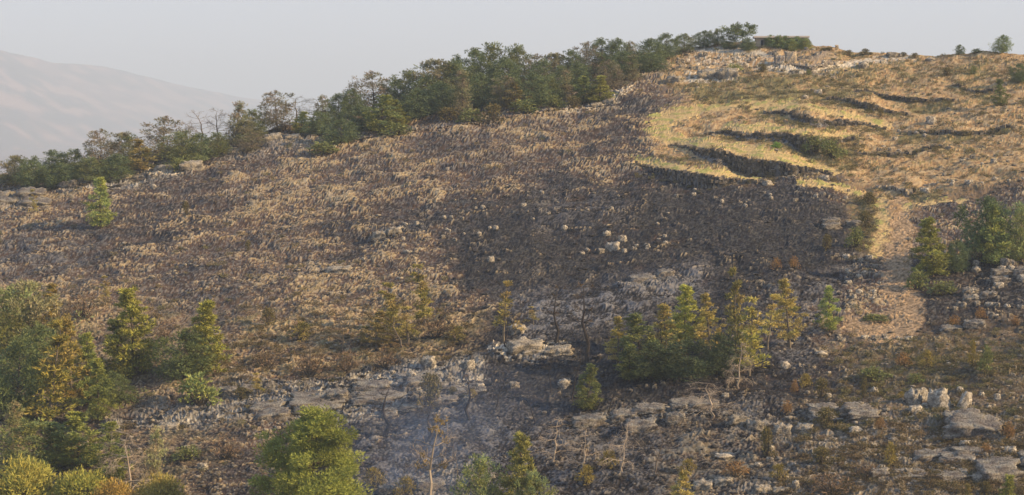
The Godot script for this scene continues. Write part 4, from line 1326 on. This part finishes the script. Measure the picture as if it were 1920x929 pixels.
# ------------------------------------------------------------------ shrubs one can count
func shrubs() -> void:
	var H := [
		["bush_rust", 1650, 818, 26, 26, "bright orange round shrub below the broken ledge"], ["bush_yellow", 1672, 872, 46, 32, "pale yellow reed clump, tallest in the lower scrub"], ["bush_rust", 1476, 772, 26, 28, "ochre round shrub beside the cracked boulders"], ["bush_rust", 1695, 688, 30, 40, "rusty shrub below the turning place"],
		["bush_yellow", 1740, 695, 34, 36, "yellow brown shrub next to the rusty one"], ["bush_green", 1846, 706, 56, 40, "upright dark green shrub above the leaning boulder"], ["bush_yellow", 1822, 700, 50, 26, "yellow shrub at the side of the upright dark green one"], ["bush_olive", 1620, 745, 40, 20, "slim green shrub near the single white boulder"],
		["bush_green", 1640, 715, 26, 80, "wide dark green shrub uphill of the single white boulder"], ["bush_green", 1716, 718, 20, 44, "bright green shrub between white boulder and rusty shrub"], ["bush_yellow", 1512, 722, 26, 34, "olive yellow shrub in black ground"], ["bush_rust", 1490, 730, 30, 18, "reddish shrub beside the olive yellow one"],
		["bush_yellow", 1690, 742, 14, 20, "small yellow shrub by the low pale boulder"], ["bush_rust", 1890, 820, 36, 34, "orange brown shrub on the long grey ledge"], ["bush_rust", 1848, 855, 24, 26, "orange shrub between two grey ledges"], ["bush_olive", 1555, 800, 40, 60, "olive grass clump on the broken ledge"],
		["bush_olive", 1540, 745, 40, 44, "green grey shrub above the broken ledge"], ["bush_olive", 1440, 850, 60, 40, "olive upright shrub in the ashy ground"], ["bush_yellow", 1460, 905, 30, 40, "yellow brown shrub low in the ashy ground"], ["bush_rust", 1380, 905, 30, 60, "brown shrub behind the thin white ledge"],
		["bush_yellow", 1100, 905, 36, 50, "tan shrub at the foot of the pale dead trees"], ["bush_yellow", 1140, 880, 36, 44, "yellow grey shrub among the pale dead trees"], ["bush_olive", 806, 765, 66, 62, "olive bush on the layered bank above the smoke"], ["bush_yellow", 884, 750, 20, 26, "small yellow shrub glowing in the smoky hollow"],
		["bush_olive", 850, 745, 18, 30, "dull yellow shrub beside the glowing one"], ["bush_olive", 455, 745, 24, 40, "green shrub beside the small ochre sapling"], ["bush_brown", 580, 700, 50, 90, "brown dry bush at the lower edge of the dry scrub"], ["bush_brown", 500, 690, 40, 80, "brown dry bush uphill of the grey ledge"],
		["bush_brown", 650, 690, 44, 80, "brown dry bush below the low ochre sapling"], ["bush_brown", 820, 640, 50, 90, "greyish dry bush beside the tall ochre sapling"], ["bush_olive", 500, 610, 36, 44, "olive bush at the uphill edge of the dry scrub"], ["bush_yellow", 565, 640, 36, 60, "straw coloured bush inside the dry scrub"],
		["bush_yellow", 860, 640, 30, 50, "ochre grass clump under the lone thin sapling"], ["bush_brown", 720, 690, 34, 70, "grey brown bush above the layered bank"], ["bush_green", 1605, 470, 40, 44, "green shrub on the downhill edge of the path"], ["bush_olive", 1625, 430, 36, 40, "olive shrub in pale grass at the path side"],
		["bush_olive", 1630, 385, 24, 40, "yellow green shrub at the head of the path"], ["bush_green", 1560, 300, 36, 70, "dark scrub bush in the recess of the third terrace"], ["bush_green", 1530, 285, 30, 60, "dark scrub bush against the third terrace wall"], ["bush_olive", 1650, 220, 16, 20, "small green bush at the end of a narrow terrace"],
		["bush_green", 1720, 540, 40, 60, "dark bush downhill of the bright pine by the path"], ["bush_green", 1770, 550, 30, 70, "low dark bush below the bright pine by the path"], ["bush_rust", 1790, 610, 24, 34, "rusty shrub above the low grey ledge"], ["bush_rust", 1840, 600, 26, 30, "orange brown shrub beyond the low grey ledge"],
		["bush_rust", 1905, 610, 20, 24, "small orange shrub near the picture edge below the dark pines"], ["bush_olive", 1550, 470, 30, 30, "dull green shrub downhill of the smooth grey slab"], ["bush_rust", 1455, 510, 24, 24, "ochre shrub in black ground above the cluster"], ["bush_rust", 1490, 505, 26, 26, "second ochre shrub in black ground above the cluster"],
		["bush_green", 1640, 600, 14, 70, "low dark patch of scrub on the turning place"], ["bush_olive", 1850, 930, 30, 30, "olive shrub by the small olive pine top"], ["bush_brown", 1560, 930, 50, 110, "dull brown bush low in the lower scrub"], ["bush_brown", 1620, 900, 40, 70, "grey brown bush downhill of the reed clump"],
		["bush_olive", 1540, 880, 36, 60, "dark olive bush in the lower scrub"], ["bush_brown", 420, 860, 50, 80, "brown bush between dead grey tree and great pine"], ["bush_green", 350, 870, 30, 70, "dark bush beside the dead grey tree"], ["bush_brown", 160, 600, 50, 90, "brown dry bush uphill of the tall yellow green pine"],
		["bush_brown", 310, 640, 44, 60, "brown dry bush between the two yellow green pines"], ["bush_yellow", 1290, 885, 26, 40, "yellow shrub behind the ochre yellow pine top"], ["bush_yellow", 700, 915, 40, 50, "tan tuft at the foot of the great pine beside the smoke"], ["bush_yellow", 760, 930, 40, 50, "pale yellow tuft in the lower smoke"],
	]
	for t in H:
		plant(t[0], "shrub", t[1], t[2], t[3], t[4], t[5], "shrub", "shrubs on the hillside", Color(1, 1, 1), 0.05)

# ------------------------------------------------------------------ ground litter nobody could count
func scatter(called: String, label: String, category: String, mesh: Mesh, list: Array) -> void:
	var mm := MultiMesh.new()
	mm.transform_format = MultiMesh.TRANSFORM_3D
	mm.use_colors = true
	mm.mesh = mesh
	mm.instance_count = list.size()
	for i in list.size():
		mm.set_instance_transform(i, list[i][0])
		mm.set_instance_color(i, list[i][1])
	var o := MultiMeshInstance3D.new()
	o.multimesh = mm
	top(o, called)
	tag(o, label, category, "", "stuff")

func litter() -> void:
	rng.seed = 4242
	var white := Color(1, 1, 1)
	var g := MB.new()
	for i in 16:
		var d := Vector3(rnd(-1, 1), rnd(0.1, 0.5), rnd(-1, 1)).normalized()
		var b := Vector3(rnd(-0.5, 0.5), -0.05, rnd(-0.3, 0.3))
		var s := d.cross(ball()).normalized() * 0.035
		g.tri(b - s, b + s, b + d * rnd(0.25, 0.5), white * rnd(0.8, 1.15))
	var grass_mesh := g.mesh(matte("straw", 0.9))
	var t := MB.new()
	for i in 14:
		var d := Vector3(rnd(-1, 1), rnd(0.15, 0.8), rnd(-1, 1)).normalized()
		var b := Vector3(rnd(-0.25, 0.25), -0.05, rnd(-0.12, 0.12))
		var e := b + d * rnd(0.3, 0.6)
		t.tube(b, e, 0.014, 0.006, 3, white * rnd(0.8, 1.1))
		t.tube(e.lerp(b, 0.4), e + ball() * 0.2, 0.008, 0.004, 3, white)
	var twig_mesh := t.mesh(matte("burnt_wood", 1.0))
	var sc := MB.new()
	for i in 70:
		var p := Vector3(rnd(-0.35, 0.35), rnd(0.0, 0.42), rnd(-0.35, 0.35))
		tuft(sc, p, Vector3(p.x, 0.5, p.z), 2, 0.15, 0.055, white * rnd(0.8, 1.2))
	var scrub_mesh := sc.mesh(matte("scrub_leaf", 0.9, Color(0.25, 0.25, 0.15)))
	var st := rock_mesh(200, Vector3(1, 0.8, 1), 3, 0.5, 0.0, Color(1, 1, 1), Color(0.72, 0.7, 0.68), matte("limestone"), 0.5)
	var sw := FastNoiseLite.new()
	noise(sw, 21, 1.0, 3)
	var L_straw := []
	var L_twig := []
	var L_scrub := []
	var L_stone := []
	for i in 285000:
		var px := rnd(-220, 2140)
		var py := rnd(90, 1010)
		var c := col_at(px)
		if py < ridge_y[c] + 2.0:
			continue
		var p := at(px, py)
		var black := sample("black", px, py)
		var grass := sample("grass", px, py)
		var path := sample("path", px, py)
		var gold := sample("gold", px, py)
		var straw := sample("straw", px, py)
		var scrub := sample("scrub", px, py)
		var dry := sample("dry", px, py)
		var rock := sample("rock", px, py)
		if path > 0.2:
			if rng.randf() > 0.1 + 0.45 * (1.0 - path):
				continue
		var fr := (YB - py) / (YB - ridge_y[c])
		var patch := n_mid.get_noise_2d(p.x + 50.0, p.z)
		var wide := sw.get_noise_2d(p.x * 0.035 + 9.0, p.z * 0.03) * 1.3
		var bare := clampf(0.55 - patch * 0.9 - wide * 0.5, 0.0, 0.85) * (1.0 - grass)
		if rng.randf() < bare * 0.8:
			continue
		var u := rng.randf()
		var size := rnd(0.35, 0.9)
		var turn := Basis.from_euler(Vector3(rnd(-0.2, 0.2), rnd(0, TAU), rnd(-0.2, 0.2)))
		var k := rnd(0.75, 1.25)
		if u < 0.40:
			var want := -0.26 + 0.26 * grass + 0.45 * straw * (1.0 - black) + 0.72 * grass + 0.9 * gold + 0.45 * dry - 0.35 * black + patch * 0.9 + wide * 0.6 + n_big.get_noise_2d(p.x, p.z) * 0.4 + sw.get_noise_2d(px * 0.010 + fr * 3.0, fr * 42.0) * 1.9 * (1.0 - 0.75 * black)
			if rng.randf() < want * (1.0 if grass > 0.3 or gold > 0.3 else 0.5):
				var col := Color(0.33, 0.255, 0.155)
				if grass > 0.4:
					col = Color(0.29, 0.205, 0.11)
					size *= 0.75
				if gold > 0.4:
					col = Color(0.30, 0.22, 0.11).lerp(Color(0.17, 0.17, 0.065), clampf(patch * 1.5 + 0.3, 0, 1))
					size *= 0.7
				L_straw.append([Transform3D(turn.scaled(Vector3(1.1, 0.32 if grass > 0.4 else 0.2, 1.1) * size * (0.9 if grass < 0.4 else 0.75)), p), Color(col.r * k, col.g * k, col.b * k)])
		elif u < 0.64:
			if rng.randf() < 0.65 - grass * 0.6 - gold + black * 0.2 - patch * 0.5:
				var col := Color(0.026, 0.023, 0.024) if rng.randf() < 0.8 + 0.2 * black else Color(0.13, 0.10, 0.08)
				L_twig.append([Transform3D(turn.scaled(Vector3(1.1, 0.5, 1.1) * size), p), Color(col.r * k, col.g * k, col.b * k)])
		elif u < 0.84:
			if rng.randf() < scrub * 0.85 + dry * 0.35 + grass * 0.30 + patch * 0.6 - 0.08 - gold * 0.5 - 0.4 * black * (1.0 - scrub):
				var col := Color(0.125, 0.128, 0.06).lerp(Color(0.21, 0.15, 0.08), rng.randf() * 0.8)
				if dry > 0.4:
					col = Color(0.16, 0.115, 0.07).lerp(Color(0.13, 0.11, 0.05), rng.randf())
				L_scrub.append([Transform3D(turn.scaled(Vector3(1.2, 0.9, 1.2) * size), p), Color(col.r * k, col.g * k, col.b * k)])
		else:
			if rng.randf() < 0.38 + rock * 0.5 - gold * 0.3 - grass * 0.12 - 0.04 * black:
				var q := pow(rng.randf(), 3.0)
				var sz := lerpf(0.10, 0.42, q)
				var col := Color(0.40, 0.36, 0.30).lerp(Color(0.13, 0.125, 0.125), clampf(rng.randf() * 1.3 - 0.25 + black * 0.6, 0, 1))
				if px > 1450.0 and py > 640.0:
					col = col.lerp(Color(0.36, 0.335, 0.295), 0.5 * rng.randf() + 0.2)
					q = 1.0
				elif black > 0.5 and rng.randf() > 0.12:
					col = Color(0.05, 0.05, 0.056)
				L_stone.append([Transform3D(turn.scaled(Vector3(sz * rnd(0.9, 1.6), sz * rnd(0.6, 0.9), sz)), p + Vector3(0, sz * 0.15, 0)), Color(col.r * k, col.g * k, col.b * k)])
	scatter("dry_grass", "straw coloured stubble and dry grass over the hillside", "dry grass", grass_mesh, L_straw)
	scatter("burnt_twigs", "charred twigs and burnt scrub over the hillside", "burnt twigs", twig_mesh, L_twig)
	scatter("low_scrub", "low olive and brown scrub over the hillside", "scrub", scrub_mesh, L_scrub)
	scatter("rubble", "loose limestone rubble over the hillside", "rubble", st, L_stone)
	print("litter ", L_straw.size(), " ", L_twig.size(), " ", L_scrub.size(), " ", L_stone.size())

# ------------------------------------------------------------------ smoke
func wisp(px: float, py: float, s: int) -> void:   # a thin plume drifting up from a smouldering spot
	rng.seed = s
	for k in 3:
		var fv := FogVolume.new()
		var p := at(px, py)
		var m := -p.z / F
		fv.shape = RenderingServer.FOG_VOLUME_SHAPE_ELLIPSOID
		fv.size = Vector3(rnd(22, 40) * m * (1.0 + 0.5 * k), rnd(60, 95) * m, 2.0)
		var fm := FogMaterial.new()
		fm.albedo = Color(0.72, 0.82, 1.0)
		fm.density = 0.03 / (1.0 + k)
		fv.material = fm
		top(fv, "smoke")
		fv.position = p + Vector3(k * rnd(6, 20) * m, (18.0 + 52.0 * k) * m, rnd(-1, 1))
		fv.rotation.z = -rnd(0.05, 0.5)
		tag(fv, "thin bluish smoke hanging in the burnt hollow", "smoke", "smoke over the burnt hollow", "stuff")

func smoke() -> void:
	for k in 6:
		wisp(735.0 + k * 34.0, 925.0 - (k % 3) * 14.0, 900 + k)
	var S := [   # survey mark of the foot, width, height, height over ground, density
		[760, 915, 210, 90, 10, 0.026], [800, 900, 150, 130, 40, 0.020], [850, 880, 230, 110, 60, 0.012], [730, 850, 240, 120, 30, 0.016], [790, 810, 260, 150, 60, 0.011], [700, 900, 120, 80, 20, 0.018],
		[930, 800, 300, 150, 50, 0.009], [1010, 610, 180, 110, 30, 0.005], [1230, 540, 220, 60, 20, 0.005], [1470, 660, 110, 110, 30, 0.006],
	]
	for s in S:
		var fv := FogVolume.new()
		var p := at(s[0], s[1])
		var m := -p.z / F
		fv.shape = RenderingServer.FOG_VOLUME_SHAPE_ELLIPSOID
		fv.size = Vector3(s[2] * m, s[3] * m, s[2] * m * 0.5)
		var fm := FogMaterial.new()
		fm.albedo = Color(0.62, 0.76, 1.0)
		fm.density = s[5] * 0.75
		fv.material = fm
		top(fv, "smoke")
		fv.position = p + Vector3(0, s[4] * m, 2.0)
		tag(fv, "thin bluish smoke hanging in the burnt hollow", "smoke", "smoke over the burnt hollow", "stuff")
